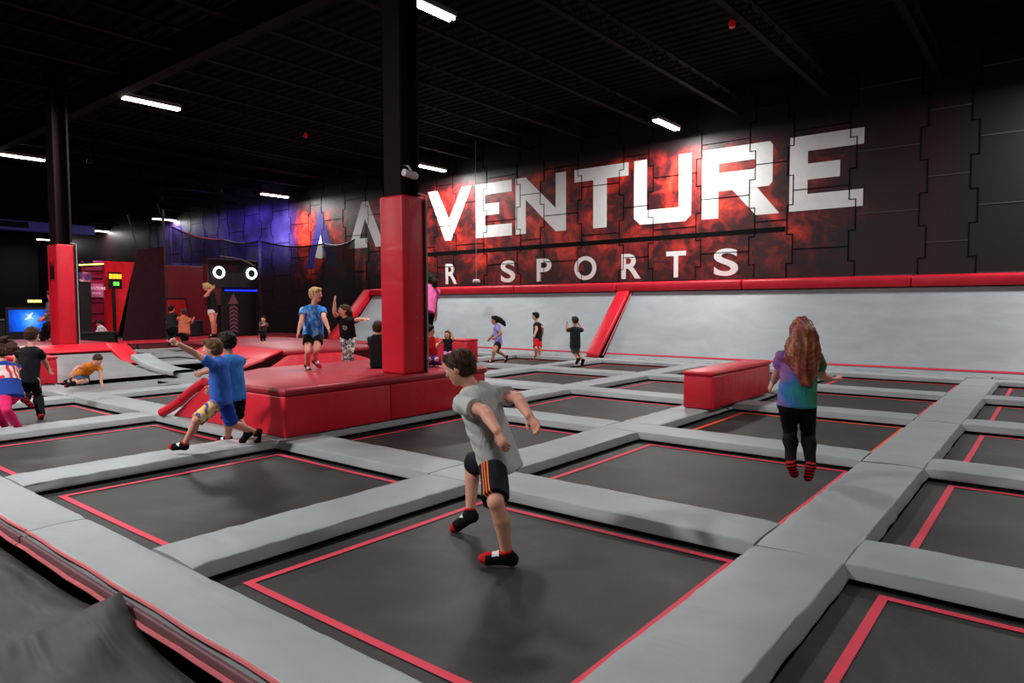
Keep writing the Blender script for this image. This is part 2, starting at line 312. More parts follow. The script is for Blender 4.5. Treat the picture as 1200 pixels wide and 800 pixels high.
 'boy_headhands': {"H":1.25,"hy":[-0.932,0.362,0.0],"hp":0,"fs":[-0.897,0.442,0.0],"fh":[-0.96,0.28,0.0],"J":{"pel":[-8.959,13.534,0.578],"nk":[-8.966,13.543,0.947],"hc":[-8.985,13.556,1.109],"rs":[-8.907,13.659,0.902],"ls":[-9.023,13.424,0.904],"rh":[-8.94,13.6,0.541],"lh":[-8.979,13.468,0.541],"lel":[-9.189,13.532,0.876],"lwr":[-9.249,13.62,1.014],"lkn":[-9.08,13.661,0.344],"lan":[-8.875,13.534,0.199],"lha":[-9.258,13.639,1.074],"lto":[-8.927,13.539,0.116],"rel":[-8.951,13.852,0.87],"rwr":[-9.069,13.902,0.99],"rkn":[-9.067,13.771,0.338],"ran":[-8.853,13.703,0.168],"rha":[-9.11,13.896,1.036],"rto":[-8.894,13.72,0.081]}},
 'girl_cheer': {"H":1.7,"hy":[-0.78,-0.626,0.0],"hp":-10,"fs":[-0.831,-0.556,0.0],"fh":[-0.78,-0.626,0.0],"J":{"pel":[-19.535,10.25,1.391],"nk":[-19.541,10.218,1.892],"hc":[-19.651,10.139,2.043],"rs":[-19.639,10.37,1.838],"ls":[-19.441,10.073,1.827],"rh":[-19.593,10.323,1.34],"lh":[-19.476,10.177,1.34],"lel":[-19.247,9.893,1.762],"lwr":[-19.17,10.032,1.94],"lkn":[-19.251,10.09,1.022],"lan":[-19.31,10.137,0.647],"lha":[-19.136,10.074,2.005],"lto":[-19.401,10.06,0.589],"rel":[-19.897,10.294,1.797],"rwr":[-19.831,10.408,1.995],"rkn":[-19.391,10.202,1.018],"ran":[-19.416,10.257,0.64],"rha":[-19.797,10.448,2.061],"rto":[-19.507,10.18,0.582]}},
 'man_orange': {"H":1.6,"hy":[-0.988,-0.152,0.0],"hp":0,"fs":[-0.988,-0.152,0.0],"fh":[-0.988,-0.152,0.0],"J":{"pel":[-20.776,9.998,0.719],"nk":[-20.963,10.088,1.143],"hc":[-20.987,10.091,1.287],"rs":[-20.955,10.242,1.066],"ls":[-20.927,9.912,1.12],"rh":[-20.789,10.085,0.671],"lh":[-20.762,9.911,0.671],"lel":[-20.835,10.092,0.962],"lwr":[-20.621,10.088,1.03],"lkn":[-21.074,10.084,0.552],"lan":[-21.35,10.238,0.38],"lha":[-20.567,10.103,1.086],"lto":[-21.447,10.189,0.319],"rel":[-21.137,10.392,0.964],"rwr":[-21.298,10.528,1.039],"rkn":[-21.12,10.212,0.546],"ran":[-21.395,10.367,0.372],"rha":[-21.313,10.573,1.103],"rto":[-21.492,10.318,0.311]}},
 'kid_dark': {"H":1.6,"hy":[-0.322,0.947,0.0],"hp":0,"fs":[-0.322,0.947,0.0],"fh":[-0.322,0.947,0.0],"J":{"pel":[-21.72,10.056,0.83],"nk":[-21.953,10.162,1.227],"hc":[-21.964,10.188,1.388],"rs":[-21.778,10.219,1.222],"ls":[-22.072,10.08,1.138],"rh":[-21.637,10.084,0.782],"lh":[-21.804,10.028,0.782],"lel":[-22.268,10.181,1.007],"lwr":[-22.428,10.25,0.867],"lkn":[-22.087,10.165,0.577],"lan":[-21.819,10.035,0.374],"lha":[-22.456,10.26,0.792],"lto":[-21.88,10.064,0.269],"rel":[-21.916,10.259,1.01],"rwr":[-22.065,10.351,0.87],"rkn":[-21.932,10.2,0.579],"ran":[-21.664,10.069,0.377],"rha":[-22.09,10.366,0.796],"rto":[-21.682,10.126,0.268]}},
 'kid_far': {"H":1.0,"hy":[0.556,-0.831,-0.0],"hp":0,"fs":[0.556,-0.831,-0.0],"fh":[0.556,-0.831,-0.0],"J":{"pel":[-18.284,11.103,0.762],"nk":[-18.126,11.041,1.003],"hc":[-18.122,11.035,1.093],"rs":[-18.223,10.982,0.995],"ls":[-18.066,11.115,0.954],"rh":[-18.33,11.073,0.732],"lh":[-18.238,11.134,0.732],"lel":[-17.941,11.034,0.895],"lwr":[-17.862,10.932,0.948],"lkn":[-18.065,11.021,0.621],"lan":[-18.204,11.102,0.464],"lha":[-17.865,10.897,0.983],"lto":[-18.164,11.08,0.401],"rel":[-18.142,10.925,0.87],"rwr":[-18.012,10.915,0.922],"rkn":[-18.147,10.976,0.62],"ran":[-18.287,11.057,0.463],"rha":[-17.966,10.932,0.931],"rto":[-18.279,11.009,0.402]}},
 'person_plaid': {"H":1.75,"hy":[-0.659,-0.752,-0.0],"hp":-10,"fs":[-0.519,-0.855,-0.0],"fh":[-0.519,-0.855,-0.0],"J":{"pel":[-20.141,6.315,1.072],"nk":[-20.139,6.314,1.588],"hc":[-20.142,6.32,1.768],"rs":[-20.296,6.409,1.528],"ls":[-19.982,6.219,1.527],"rh":[-20.223,6.365,1.02],"lh":[-20.059,6.265,1.02],"lel":[-19.859,6.123,1.294],"lwr":[-19.671,5.989,1.213],"lkn":[-19.709,6.049,1.021],"lan":[-19.899,6.021,0.677],"lha":[-19.674,5.917,1.163],"lto":[-19.982,5.927,0.623],"rel":[-20.43,6.356,1.288],"rwr":[-20.648,6.343,1.175],"rkn":[-20.633,6.39,0.997],"ran":[-20.728,6.348,0.617],"rha":[-20.721,6.31,1.141],"rto":[-20.816,6.251,0.578]}},
 'person_white': {"H":1.5,"hy":[0.152,-0.988,-0.0],"hp":-30,"fs":[0.152,-0.988,-0.0],"fh":[0.152,-0.988,-0.0],"J":{"pel":[-26.014,9.691,0.467],"nk":[-26.116,9.63,0.763],"hc":[-26.143,9.598,0.894],"rs":[-26.251,9.623,0.677],"ls":[-25.947,9.658,0.752],"rh":[-26.095,9.679,0.422],"lh":[-25.932,9.704,0.422],"lel":[-25.892,9.785,0.556],"lwr":[-25.737,9.669,0.475],"lkn":[-25.593,9.612,0.393],"lan":[-25.847,9.729,0.203],"lha":[-25.732,9.619,0.419],"lto":[-25.835,9.666,0.105],"rel":[-26.079,9.502,0.561],"rwr":[-25.887,9.483,0.478],"rkn":[-25.782,9.521,0.391],"ran":[-26.053,9.589,0.203],"rha":[-25.829,9.497,0.433],"rto":[-26.091,9.496,0.142]}},
}
# ---------------------------------------------------------------- people
SKIN = M('skin', (218,156,134), .55, .35, .06, 8)
SKIN2 = M('skin_tan', (190,132,104), .55, .35, .06, 8)
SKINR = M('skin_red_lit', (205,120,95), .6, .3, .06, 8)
LIPS = M('lips', (178,92,86), .5, .4, .05)
EYEW = M('eye_white', (225,222,218), .25, .5, .02)
EYED = M('eye_iris', (38,28,22), .2, .6, .1)
SOCK = M('sock_black', (24,22,24), .9, .1, .2, 60, .4, 300, .001)
SOCKR = M('sock_red', (190,32,36), .85, .1, .1, 60, .4, 300, .001)
SOCKW = M('sock_white', (225,225,225), .85, .1, .1, 60, .4, 300, .001)
def cloth(name, rgb, var=.12, rough=.85, vs=5):
    if name in MATS: return MATS[name]
    t = NT(name); c = lin(rgb); n = t.noise(vs, 3)
    t.col(t.ramp(n, [(.3, tuple(x*(1-var) for x in c)), (.7, tuple(min(1,x*(1+var)) for x in c))]))
    a = t.noise(14, 3, .5, 1.2, t.mapping((1,1,.45))); t.bump(a, .55, .02)
    MATS[name] = t.set(rough, .2); return MATS[name]
def multi(name, fn, rough=.85, wrinkle=True):
    t = NT(name); fn(t)
    if wrinkle: t.bump(t.noise(14, 3, .5, 1.2, t.mapping((1,1,.45))), .5, .02)
    MATS[name] = t.set(rough, .2); return MATS[name]
def hairmat(name, dark, light, sc=70):
    t = NT(name); n = t.noise(sc, 3, .6, .3, t.mapping((1,1,.12)))
    t.col(t.ramp(n, [(.3, lin(dark)), (.7, lin(light))])); t.bump(n, .7, .006)
    MATS[name] = t.set(.6, .15); return MATS[name]

def person(key, label, hair, hair_mat, shirt, shorts, h=.012, skin=None, sock='black', sleeve=.55, leg=.75,
           hem=.075, hand='relaxed', eyes=True, loose=1.0, long_hair=None, skirt=False, group=None, sitting=False):
    q = POSES[key]; H = q['H']; s = H/1.4; J = {k: np.array(v, dtype=np.float64) for k, v in q['J'].items()}
    skin = skin or SKIN
    base_z = min(J['lto'][2], J['rto'][2], J['lan'][2], J['ran'][2])-.03
    root_loc = np.array([J['pel'][0], J['pel'][1], base_z])
    root = thing('person', label, 'person', tuple(root_loc), group)
    for k in J: J[k] = J[k]-root_loc
    fs = np.array(q['fs']); fh = np.array(q['fh']); hy = np.array(q['hy']); pit = math.radians(q['hp'])
    Z = np.array([0,0,1.0])
    up = unit(J['nk']-J['pel']).astype(float)
    rs = unit(J['rs']-J['ls']).astype(float); rh = unit(J['rh']-J['lh']).astype(float)
    ft = unit(np.cross(up, rs)).astype(float)           # chest forward
    fp = unit(np.cross(up, rh)).astype(float)
    hf = hy*math.cos(pit)+Z*math.sin(pit); hr = unit(np.cross(hf, Z)).astype(float); hu = np.cross(hr, hf)
    R = np.array([hr, hf, hu]); c = J['hc']; e = .72+.28*s; e *= min(1.0, .55+.45*s) if s < .9 else 1
    def hp(x, y, z): return c+(hr*x+hf*y+hu*z)*e
    B = Sdf()
    # trunk
    nk, pel = J['nk'], J['pel']
    B.cone(J['rh']+Z*.02*s, J['lh']+Z*.02*s, .074*s, k=.05*s, flat=(fp,.85))
    B.cone(pel+up*.03*s, pel+(nk-pel)*.5, .098*s, .094*s, k=.06*s, flat=(fp,.78))
    B.cone(pel+(nk-pel)*.5, pel+(nk-pel)*.78, .1*s, .108*s, k=.06*s, flat=(ft,.74))
    sh_r = J['rs']*.72+J['ls']*.28; sh_l = J['ls']*.72+J['rs']*.28
    B.cone(sh_r-up*.02*s, sh_l-up*.02*s, .062*s, k=.05*s, flat=(ft,.9))
    B.cone(nk-up*.03*s, c-hu*.03*e, .046*s, .043*s, k=.025*s)
    # limbs
    for a in ('r','l'):
        S, E_, W, K, A, T, Hp = J[a+'s'], J[a+'el'], J[a+'wr'], J[a+'kn'], J[a+'an'], J[a+'to'], J[a+'h']
        B.cone(S-up*.008*s, E_, .045*s, .035*s, k=.02*s)
        mid = E_*.7+W*.3; B.cone(E_, mid, .034*s, .036*s, k=.006*s); B.cone(mid, W, .036*s, .025*s, k=.006*s)
        lt = .86 if leg > 1.15 else 1.0
        B.cone(Hp, K, .074*s*lt, .046*s*lt, k=.03*s)
        back = -unit(T-A).astype(float); cm = K*.68+A*.32+back*.012*s
        B.cone(K, cm, .043*s*lt, .046*s*lt, k=.006*s); B.cone(cm, A, .046*s*lt, .028*s, k=.008*s)
        shin = unit(A-K).astype(float); td = unit(T-A).astype(float)
        heel = A+shin*.028*s-td*.022*s; ball = T+shin*.022*s*(.6); toe = T+td*.03*s+shin*.016*s*.6
        B.cone(A, heel, .029*s, .029*s, k=.012*s); B.cone(heel, ball, .028*s, .027*s, k=.02*s); B.cone(ball, toe, .028*s, .02*s, k=.01*s)
        B.cone(A, ball, .028*s, .024*s, k=.02*s)
        # hand: palm, four fingers, thumb
        d = unit(J[a+'ha']-W).astype(float); ref = ft if abs(float(np.dot(d, ft))) < .8 else up
        lat = unit(np.cross(d, np.cross(ref, d)+1e-4)).astype(float); lat = unit(ref-d*float(np.dot(ref,d))).astype(float)
        nr = unit(np.cross(d, lat)).astype(float)*(1 if a == 'r' else -1)
        if float(np.dot(nr, (J['pel']+J['nk'])/2-W)) < 0: nr = -nr
        pk = W+d*.062*s
        B.cone(W+d*.005*s, pk, .024*s, .033*s, k=.012*s, flat=(nr,.5))
        fr = max(.0078*s, .62*h)
        curl = {'relaxed': (.25,.7), 'fist': (1.3,2.6), 'open': (.05,.15), 'point': (1.3,2.6)}[hand if isinstance(hand, str) else hand[a == 'l']]
        hk = hand if isinstance(hand, str) else hand[a == 'l']
        for i in range(4):
            bp_ = pk+lat*(1.5-i)*.0165*s; L = (.030,.033,.031,.025)[i]*s
            c1, c2 = (0.02,0.05) if (hk == 'point' and i == 0) else curl
            d1 = d*math.cos(c1)+nr*math.sin(c1); d2 = d*math.cos(c2)+nr*math.sin(c2)
            p1 = bp_+d1*L; p2 = p1+d2*L*.85
            B.cone(bp_, p1, fr*1.08, fr, k=.004*s); B.cone(p1, p2, fr, fr*.88, k=.003*s)
        t0 = W+d*.018*s+lat*.018*s; t1 = t0+(d*.55+lat*.75+nr*.3)*.034*s; t2 = t1+(d*.9+lat*.2+nr*.35)*.026*s
        B.cone(t0, t1, fr*1.35, fr*1.15, k=.01*s); B.cone(t1, t2, fr*1.15, fr*.95, k=.003*s)
    # head
    B.ell(hp(0,-.006,.022), R, (.072*e,.088*e,.082*e), k=.02)
    B.ell(hp(0,.018,-.03), R, (.055*e,.062*e,.066*e), k=.035)
    B.cone(hp(0,.055,-.072), hp(0,.062,-.078), .017*e, k=.03)
    B.cone(hp(0,.079,.012), hp(0,.097,-.016), .0075*e, .0115*e, k=.014)
    B.cone(hp(-.026,.068,.024), hp(.026,.068,.024), .012*e, k=.012)
    if h < .011:
        for sx in (-1,1): B.ell(hp(sx*.028,.084,.006), R, (.013*e,.011*e,.009*e), k=.012, op='-')
        B.cone(hp(-.018,.074,-.045), hp(.018,.074,-.045), .0085*e, k=.008)
        B.cone(hp(-.022,.090,-.0405), hp(.022,.090,-.0405), .003*e, k=.004, op='-') if h < .008 else None
    for sx in (-1,1):
        B.ell(hp(sx*.074,-.008,-.004), R, (.009*e,.018*e,.028*e), k=.008)
    P_, F_ = B.mesh(h)
    fc = P_[F_].mean(1); mi = np.zeros(len(F_), dtype=int)
    mi[np.linalg.norm((fc-hp(0,.080,-.046))*[1,1,1.6], axis=1) < .021*e] = 1
    fast_mesh('body', P_, F_, [skin, LIPS], root, mi)
    if eyes:
        for sx in (-1,1):
            ec = hp(sx*.028,.0705,.006); r = .0125*e
            mb = MB(); n1, n2 = 8, 12; vv = []; ff = []; mm = []
            for i in range(n1+1):
                for j in range(n2):
                    th = PI*i/n1; ph = 2*PI*j/n2
                    vv.append(ec+(hf*math.cos(th)+(hr*math.cos(ph)+hu*math.sin(ph))*math.sin(th))*r)
            for i in range(n1):
                for j in range(n2):
                    ff.append((i*n2+j, i*n2+(j+1)%n2, (i+1)*n2+(j+1)%n2, (i+1)*n2+j)); mm.append(1 if i < 2 else 0)
            mesh_obj('eye', vv, ff, [EYEW, EYED], root, True, None, mm)
    # hair
    if hair:
        Hs = Sdf(); tuft = .004*e if h < .01 else .003
        def hn(X,Y,Z_):
            return 1.3*tuft*np.sin(X*91+Z_*80+2*np.sin(Y*40))*np.sin(Y*103-Z_*57)+tuft*.7*np.sin(X*217+Y*151+Z_*120)*np.sin(Z_*99-X*130)
        n_cut = unit(hf*.70-hu*.72); p_cut = hp(0,.072,.052) if hair != 'bald' else c
        Hs.ell(hp(0,-.016,.030), R, (.083*e,.096*e,.088*e), k=.0, cuts=[(p_cut, n_cut)], fn=hn)
        Hs.ell(hp(0,-.03,-.005), R, (.077*e,.072*e,.082*e), k=.02, cuts=[(hp(0,-.01,0), hf), (hp(0,0,-.068), -hu)], fn=hn)
        if hair == 'short':
            Hs.cone(hp(-.035,.055,.088), hp(.035,.062,.082), .02*e, k=.03, fn=hn)
        for (pts, rad) in (long_hair or []):
            pp = [hp(*x) if len(x) == 3 else J['pel']+(np.array(x[1:])) for x in pts]
            for i in range(len(pp)-1):
                Hs.cone(pp[i], pp[i+1], rad[i]*e, rad[i+1]*e, k=.03, flat=(ft,.6) if hair == 'long' else None, fn=hn)
        Ph, Fh = Hs.mesh(h*.9)
        fast_mesh('hair', Ph, Fh, hair_mat, root)
    # socks
    if sock:
        for a in ('r','l'):
            K, A, T = J[a+'kn'], J[a+'an'], J[a+'to']; shin = unit(A-K).astype(float); td = unit(T-A).astype(float)
            So = Sdf(); ex = .0055 if h < .01 else .007
            top = A-shin*.035*s
            heel = A+shin*.028*s-td*.022*s; ball = T+shin*.022*s*.6; toe = T+td*.03*s+shin*.016*s*.6
            So.cone(A-shin*.06*s, A, .033*s+ex, .029*s+ex, k=.01, cuts=[(top, -shin)])
            So.cone(A, heel, .029*s+ex, k=.012); So.cone(heel, ball, .028*s+ex, .027*s+ex, k=.02); So.cone(ball, toe, .028*s+ex, .02*s+ex, k=.01)
            So.cone(A, ball, .028*s+ex, .024*s+ex, k=.02)
            Ps, Fs = So.mesh(h*.85); fc = Ps[Fs].mean(1); mi = np.zeros(len(Fs), dtype=int)
            if sock == 'black':
                mi[np.linalg.norm(fc-toe, axis=1) < .034*s+ex] = 1
                mi[(fc-A)@(-shin) > .024*s] = 1
                tv = (fc-(A*.45+T*.55)); mi[((np.abs(tv@td) < .02*s) & (tv@(-shin) > .012*s))] = 2
            elif sock == 'striped': mi[(np.floor(((fc-A)@shin+(fc-A)@td)/(.022*s)).astype(int) % 2) == 0] = 1
            fast_mesh('sock', Ps, Fs, [SOCKW if sock == 'white' else SOCK, SOCKR, SOCKW], root, mi)
    # shirt
    def folds(amp):
        return lambda X,Y,Z_: amp*np.sin(X*38+Z_*52+Y*11)*np.sin(Y*41-Z_*23)+amp*.6*np.sin(X*21-Y*27+Z_*75)
    if shirt is not None:
        C = Sdf(); g = .014*s*loose; wv = folds(.0035*s)
        hemp = pel-up*hem*s
        cut = [(hemp, -up)]
        C.cone(hemp-up*.03, pel+(nk-pel)*.45, (.108+.012*loose)*s+g, .104*s+g, k=.05*s, flat=(fp,.80), cuts=cut, fn=wv)
        C.cone(pel+(nk-pel)*.45, pel+(nk-pel)*.79, .104*s+g, .112*s+g*.8, k=.05*s, flat=(ft,.76), cuts=cut, fn=wv)
        for sg in (-1,1):
            C.cone(hemp-up*.03+rh*sg*.046*s, nk-up*.09*s+rs*sg*.045*s, .098*s+g, .078*s+g, k=.05*s, flat=(fp,.80), cuts=cut, fn=wv)
        C.cone(sh_r-up*.02*s, sh_l-up*.02*s, .066*s+g*.4, k=.04*s, flat=(ft,.92), fn=wv)
        C.cone(nk-up*.05*s, nk-up*.012*s, .062*s, .052*s, k=.03*s)
        for a in ('r','l'):
            S, E_, W = J[a+'s'], J[a+'el'], J[a+'wr']
            if sleeve > 0:
                d = unit(E_-S).astype(float); L = np.linalg.norm(E_-S)
                if sleeve <= 1:
                    ce = S+d*L*sleeve
                    C.cone(S-up*.010*s, E_, .046*s+g*.4, .054*s+min(g,.016*s)*.9, k=.02*s, cuts=[(ce, d)], fn=wv)
                else:
                    C.cone(S-up*.006*s, E_, .052*s, .04*s, k=.02*s, fn=wv)
                    C.cone(E_, W, .04*s, .032*s, k=.01*s, cuts=[(W-unit(W-E_)*.01, unit(W-E_))], fn=wv)
        C.cone(nk-up*.02*s, c-hu*.05*e, .052*s, .06*s, k=.006, op='-')
        Pc, Fc = C.mesh(h)
        fast_mesh('shirt', Pc, Fc, shirt, root)
    if shorts is not None:
        C = Sdf(); wv = folds(.003*s); g = .010*s
        C.cone(J['rh']*.9+J['lh']*.1+Z*.03*s, J['lh']*.9+J['rh']*.1+Z*.03*s, .084*s, k=.03*s, flat=(fp,.88), fn=wv)
        C.cone(pel+up*.05*s, pel, .1*s, .105*s, k=.03*s, flat=(fp,.82), cuts=[(pel+up*.07*s, up)], fn=wv)
        for a in ('r','l'):
            Hp, K, A = J[a+'h'], J[a+'kn'], J[a+'an']; d = unit(K-Hp).astype(float); L = np.linalg.norm(K-Hp)
            if leg <= 1.15:
                ce = Hp+d*L*leg
                C.cone(Hp, K+d*.05, .082*s, (.074 if leg > .6 else .084)*s, k=.02*s, cuts=[(ce, d)], fn=wv)
            else:
                C.cone(Hp, K, .082*s, .057*s, k=.02*s, fn=wv)
                dd = unit(A-K).astype(float)
                cm = K*.68+A*.32; w = .058 if leg < 3 else .066
                C.cone(K, cm, .056*s, w*s, k=.01*s, fn=wv)
                C.cone(cm, A+dd*.03, w*s, (.036 if leg < 3 else .05)*s, k=.02*s, cuts=[(A-dd*(.01 if leg < 3 else -.01), dd)], fn=wv)
        Pc, Fc = C.mesh(h)
        o = fast_mesh('trousers' if leg > 1.15 else 'shorts', Pc, Fc, shorts, root)
    return root, J, dict(ft=ft, fp=fp, up=up, rs=rs, rh=rh, root=root_loc, hp=hp, s=s)
# ---------------------------------------------------------------- camera
cam = bpy.data.cameras.new('camera'); cam.sensor_width = 36; cam.lens = 36*804.27/1200; cam.clip_end = 200
co = bpy.data.objects.new('camera', cam); COL.objects.link(co)
r_ = Vector((0.77978458,0.62603763,-0.00359097)); u_ = Vector((-0.03108777,0.04445013,0.99852778)); w_ = Vector((-0.62527559,0.77852493,-0.05412364))
mt = Matrix((( r_.x,u_.x,-w_.x,0),(r_.y,u_.y,-w_.y,0),(r_.z,u_.z,-w_.z,1.5),(0,0,0,1))); co.matrix_world = mt
bpy.context.scene.camera = co
bpy.context.scene.view_settings.view_transform = 'Standard'
bpy.context.scene.view_settings.look = 'None'
bpy.context.scene.view_settings.exposure = 0

# ---------------------------------------------------------------- materials of the place
def padmat(name, rgb, rough=.5, var=.07, spec=.4):
    t = NT(name); c = lin(rgb)
    n = t.noise(2.2, 4, .55)
    t.col(t.ramp(n, [(.3, tuple(x*(1-var) for x in c)), (.7, tuple(min(1,x*(1+var)) for x in c))]))
    a = t.noise(2.2, 2, .45, 1.0, t.mapping((.6,1.6,1), (0,0,.45)))
    b = t.noise(60, 2)
    h = t.math('ADD', t.math('MULTIPLY', a, 1.0), t.math('MULTIPLY', b, .02))
    t.bump(h, .3, .05)
    MATS[name] = t.set(rough, spec); return MATS[name]
PAD = padmat('grey_vinyl', (151,156,158)); PIPE = M('pink_piping', (196,98,104), .5, .4)
RED = padmat('red_vinyl', (214,28,48), .42, .1); REDT = None
t = NT('red_vinyl_worn_top'); n = t.noise(1.6, 5, .6)
base = t.ramp(n, [(.3, lin((146,32,46))), (.7, lin((172,42,56)))])
sc = t.noise(7, 6, .7, 2.5, t.mapping((1,3.5,1)))
scm = t.math('MULTIPLY', t.ramp01(sc, .66, .74), t.ramp01(t.noise(1.1, 2), .5, .62))
t.col(t.mix(t.math('MULTIPLY', scm, .6), base, (.75,.62,.6)))
t.bump(t.noise(3.4, 5, .6, 1.2), .35, .04); REDT = t.set(.42, .3)
# jumping bed: woven black polypropylene, patches of sheen mottled into the colour
t = NT('bed_weave'); n = t.noise(1.3, 6, .62, .5); n2 = t.noise(160, 2, vec=t.mapping((1,1,1)))
c1 = t.ramp(n, [(.34, lin((30,28,29))), (.52, lin((46,44,44))), (.7, lin((70,68,67)))])
t.col(t.mix(.25, c1, t.ramp(n2, [(.35, (.008,.008,.008)), (.65, (.06,.06,.06))])))
t.bump(n2, .25, .002); BED = t.set(.55, .32)
t = NT('bed_weave_grey'); n = t.noise(1.3, 5, .6, .5); n2 = t.noise(140, 2)
c1 = t.ramp(n, [(.32, lin((118,120,122))), (.7, lin((140,143,145)))])
t.col(c1); t.bump(n2, .2, .002); BEDG = t.set(.42, .5)
TAPE = M('pink_red_tape', (222,62,84), .6, .3, .05); TAPEO = M('orange_tape', (240,84,44), .6, .3, .05)
BLACK = M('black_frame', (16,15,16), .55, .3); STEEL = M('black_steel', (30,26,27), .4, .5, .15)
FLOOR = M('dark_concrete', (28,26,27), .6, .3)
CEIL = None
t = NT('black_deck'); wv = t.n.new('ShaderNodeTexWave'); t.l.new(t.co(), wv.inputs['Vector']); wv.bands_direction = 'Y'; wv.inputs['Scale'].default_value = 1.1
t.col((.0035,.0035,.004)); t.bump(wv.outputs['Fac'], .8, .08); CEIL = t.set(.9, .05)
BEAM = M('black_painted_steel', (15,13,14), .8, .1)

# ---------------------------------------------------------------- shell
MB().box(-60,6,-8,18,-.42,-.36).build('floor', FLOOR)['kind'] = 'structure'
MB().box(-60,6,-8,18,6.95,7.05).build('ceiling', CEIL)['kind'] = 'structure'
DARKW = M('wall_black', (14,13,14), .6, .3)
MB().box(5.9,6,-8,18,-.36,6.95).build('wall_right', DARKW)['kind'] = 'structure'
MB().box(-60,6,-8.1,-8,-.36,6.95).build('wall_front', DARKW)['kind'] = 'structure'
MB().box(-58.1,-58,-8,18,-.36,6.95).build('wall_left', DARKW)['kind'] = 'structure'
k = 0
for x in [ -6.6+2.2*i for i in range(-18, 5)]:
    k += 1; m = MB(); m.box(x-.06,x+.06,-8,17.5,6.28,6.32); m.box(x-.06,x+.06,-8,17.5,6.70,6.74)
    for j in range(42):
        y = -8+.6*j; m.tube([(x,y,6.31),(x,y+.3,6.71),(x,y+.6,6.31)], .012, 4)
    m.build('trim_%d' % k, BEAM)['kind'] = 'structure'
for y in (6.4, -4.5):
    k += 1; m = MB(); m.box(-58,5.9,y-.12,y+.12,6.0,6.06); m.box(-58,5.9,y-.012,y+.012,6.06,6.5); m.box(-58,5.9,y-.12,y+.12,6.5,6.56)
    m.build('trim_%d' % k, BEAM)['kind'] = 'structure'

# ---------------------------------------------------------------- mural wall
WY = 17.45
t = NT('fire_mural'); oc = t.co(); sx = t.n.new('ShaderNodeSeparateXYZ'); t.l.new(oc, sx.inputs[0]); x_, z_ = sx.outputs[0], sx.outputs[2]
n1 = t.noise(.62, 6, .52, 1.6); n2 = t.noise(1.9, 5, .55, 1.6); n3 = t.noise(.42, 3, .5)
f = t.math('ADD', t.math('MULTIPLY', n1, .62), t.math('MULTIPLY', n2, .38))
mx = t.math('MULTIPLY', t.ramp01(x_, -27.0, -25.8), t.ramp01(x_, -1.9, -5.2))
mzt = t.ramp01(z_, 6.15, 5.35); mzb = t.math('MULTIPLY_ADD', t.ramp01(z_, 2.0, 3.2), .32, .68)
m = t.math('MULTIPLY', mx, t.math('MULTIPLY', mzt, mzb))
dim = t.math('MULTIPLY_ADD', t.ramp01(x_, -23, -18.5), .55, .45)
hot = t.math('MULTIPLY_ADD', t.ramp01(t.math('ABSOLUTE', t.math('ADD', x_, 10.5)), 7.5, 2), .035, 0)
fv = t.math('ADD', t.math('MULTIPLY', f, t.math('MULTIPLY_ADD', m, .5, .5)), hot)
fire = t.ramp(fv, [(.38, (.010,.004,.005)), (.48, (.06,.006,.008)), (.56, (.26,.015,.012)), (.65, (.60,.04,.018)), (.76, (.85,.12,.04))])
maroon = t.math('MULTIPLY', t.ramp01(x_, -1.7, -2.1), .9)
basec = t.mix(t.math('MULTIPLY', maroon, .8), (.012,.011,.012), (.028,.006,.010))
c = t.mix(t.math('MULTIPLY', m, 1.0, clamp=True), basec, fire)
pn = t.noise(.55, 3, .5)
pur = t.ramp(pn, [(.35, lin((54,40,104))), (.5, lin((96,78,176))), (.62, lin((134,126,168))), (.75, lin((84,78,94)))])
pm = t.math('MULTIPLY', t.ramp01(x_, -25.6, -26.8), t.math('MULTIPLY', t.ramp01(x_, -42, -34), t.ramp01(z_, 2.6, 4.4)))
c = t.mix(pm, c, pur)
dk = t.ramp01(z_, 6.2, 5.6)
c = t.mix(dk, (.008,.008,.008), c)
t.col(c); t.bump(t.noise(30, 3), .05, .003); MURAL = t.set(.5, .35)
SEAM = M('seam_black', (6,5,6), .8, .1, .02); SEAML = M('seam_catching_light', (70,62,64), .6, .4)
wall = MB().box(-60,6,WY,WY+.2,-.36,6.95).build('wall_back', MURAL); wall['kind'] = 'structure'
# jigsaw seams between the interlocking panels, sunk lines as thin ribbons on the face
m = MB(); xs = []
x = -1.54; wds = [.93,1.42,1.40]; i = 0
while x > -40: xs.append(x); x -= wds[i % 3]; i += 1
x = -1.54
xs = [-1.54+1.4, -1.54+1.4+1.42][::-1]+xs
def rib(m, xa, za, xb, zb, w, mi=0): m.box(min(xa,xb)-w/2, max(xa,xb)+w/2, WY-.012, WY-.002, min(za,zb)-w/2, max(za,zb)+w/2, mi=mi)
sw = .022
for i, x in enumerate(xs):
    z = 2.48-.71; side = 1 if i % 2 == 0 else -1
    while z < 6.9:
        xo = x+side*.07; rib(m, xo, z, xo, z+.71, sw)
        rib(m, x-.07, z+.71, x+.07, z+.71, sw)
        side = -side; z += .71
for i in range(len(xs)-1):
    xa, xb = xs[i]+.07, xs[i+1]-.07
    z = (2.82 if i % 2 == 0 else 3.55)-1.42
    if i < 1: z = 2.82-1.42
    while z < 6.9:
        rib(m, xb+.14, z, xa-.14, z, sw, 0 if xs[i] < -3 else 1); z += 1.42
xr = xs[0]
m.build('panel_seams', [SEAM, SEAML], wall)
def flat(polys, y, name, mat, parent, thick=.006):
    m = MB()
    for p in polys: m.prism(p, 'y', y, y+thick)
    return m.build(name, mat, parent)
WHITE = M('mural_white', (226,226,224), .55, .3, .04)
L = []
top, bot = 5.51, 3.73
def sh(p): return p
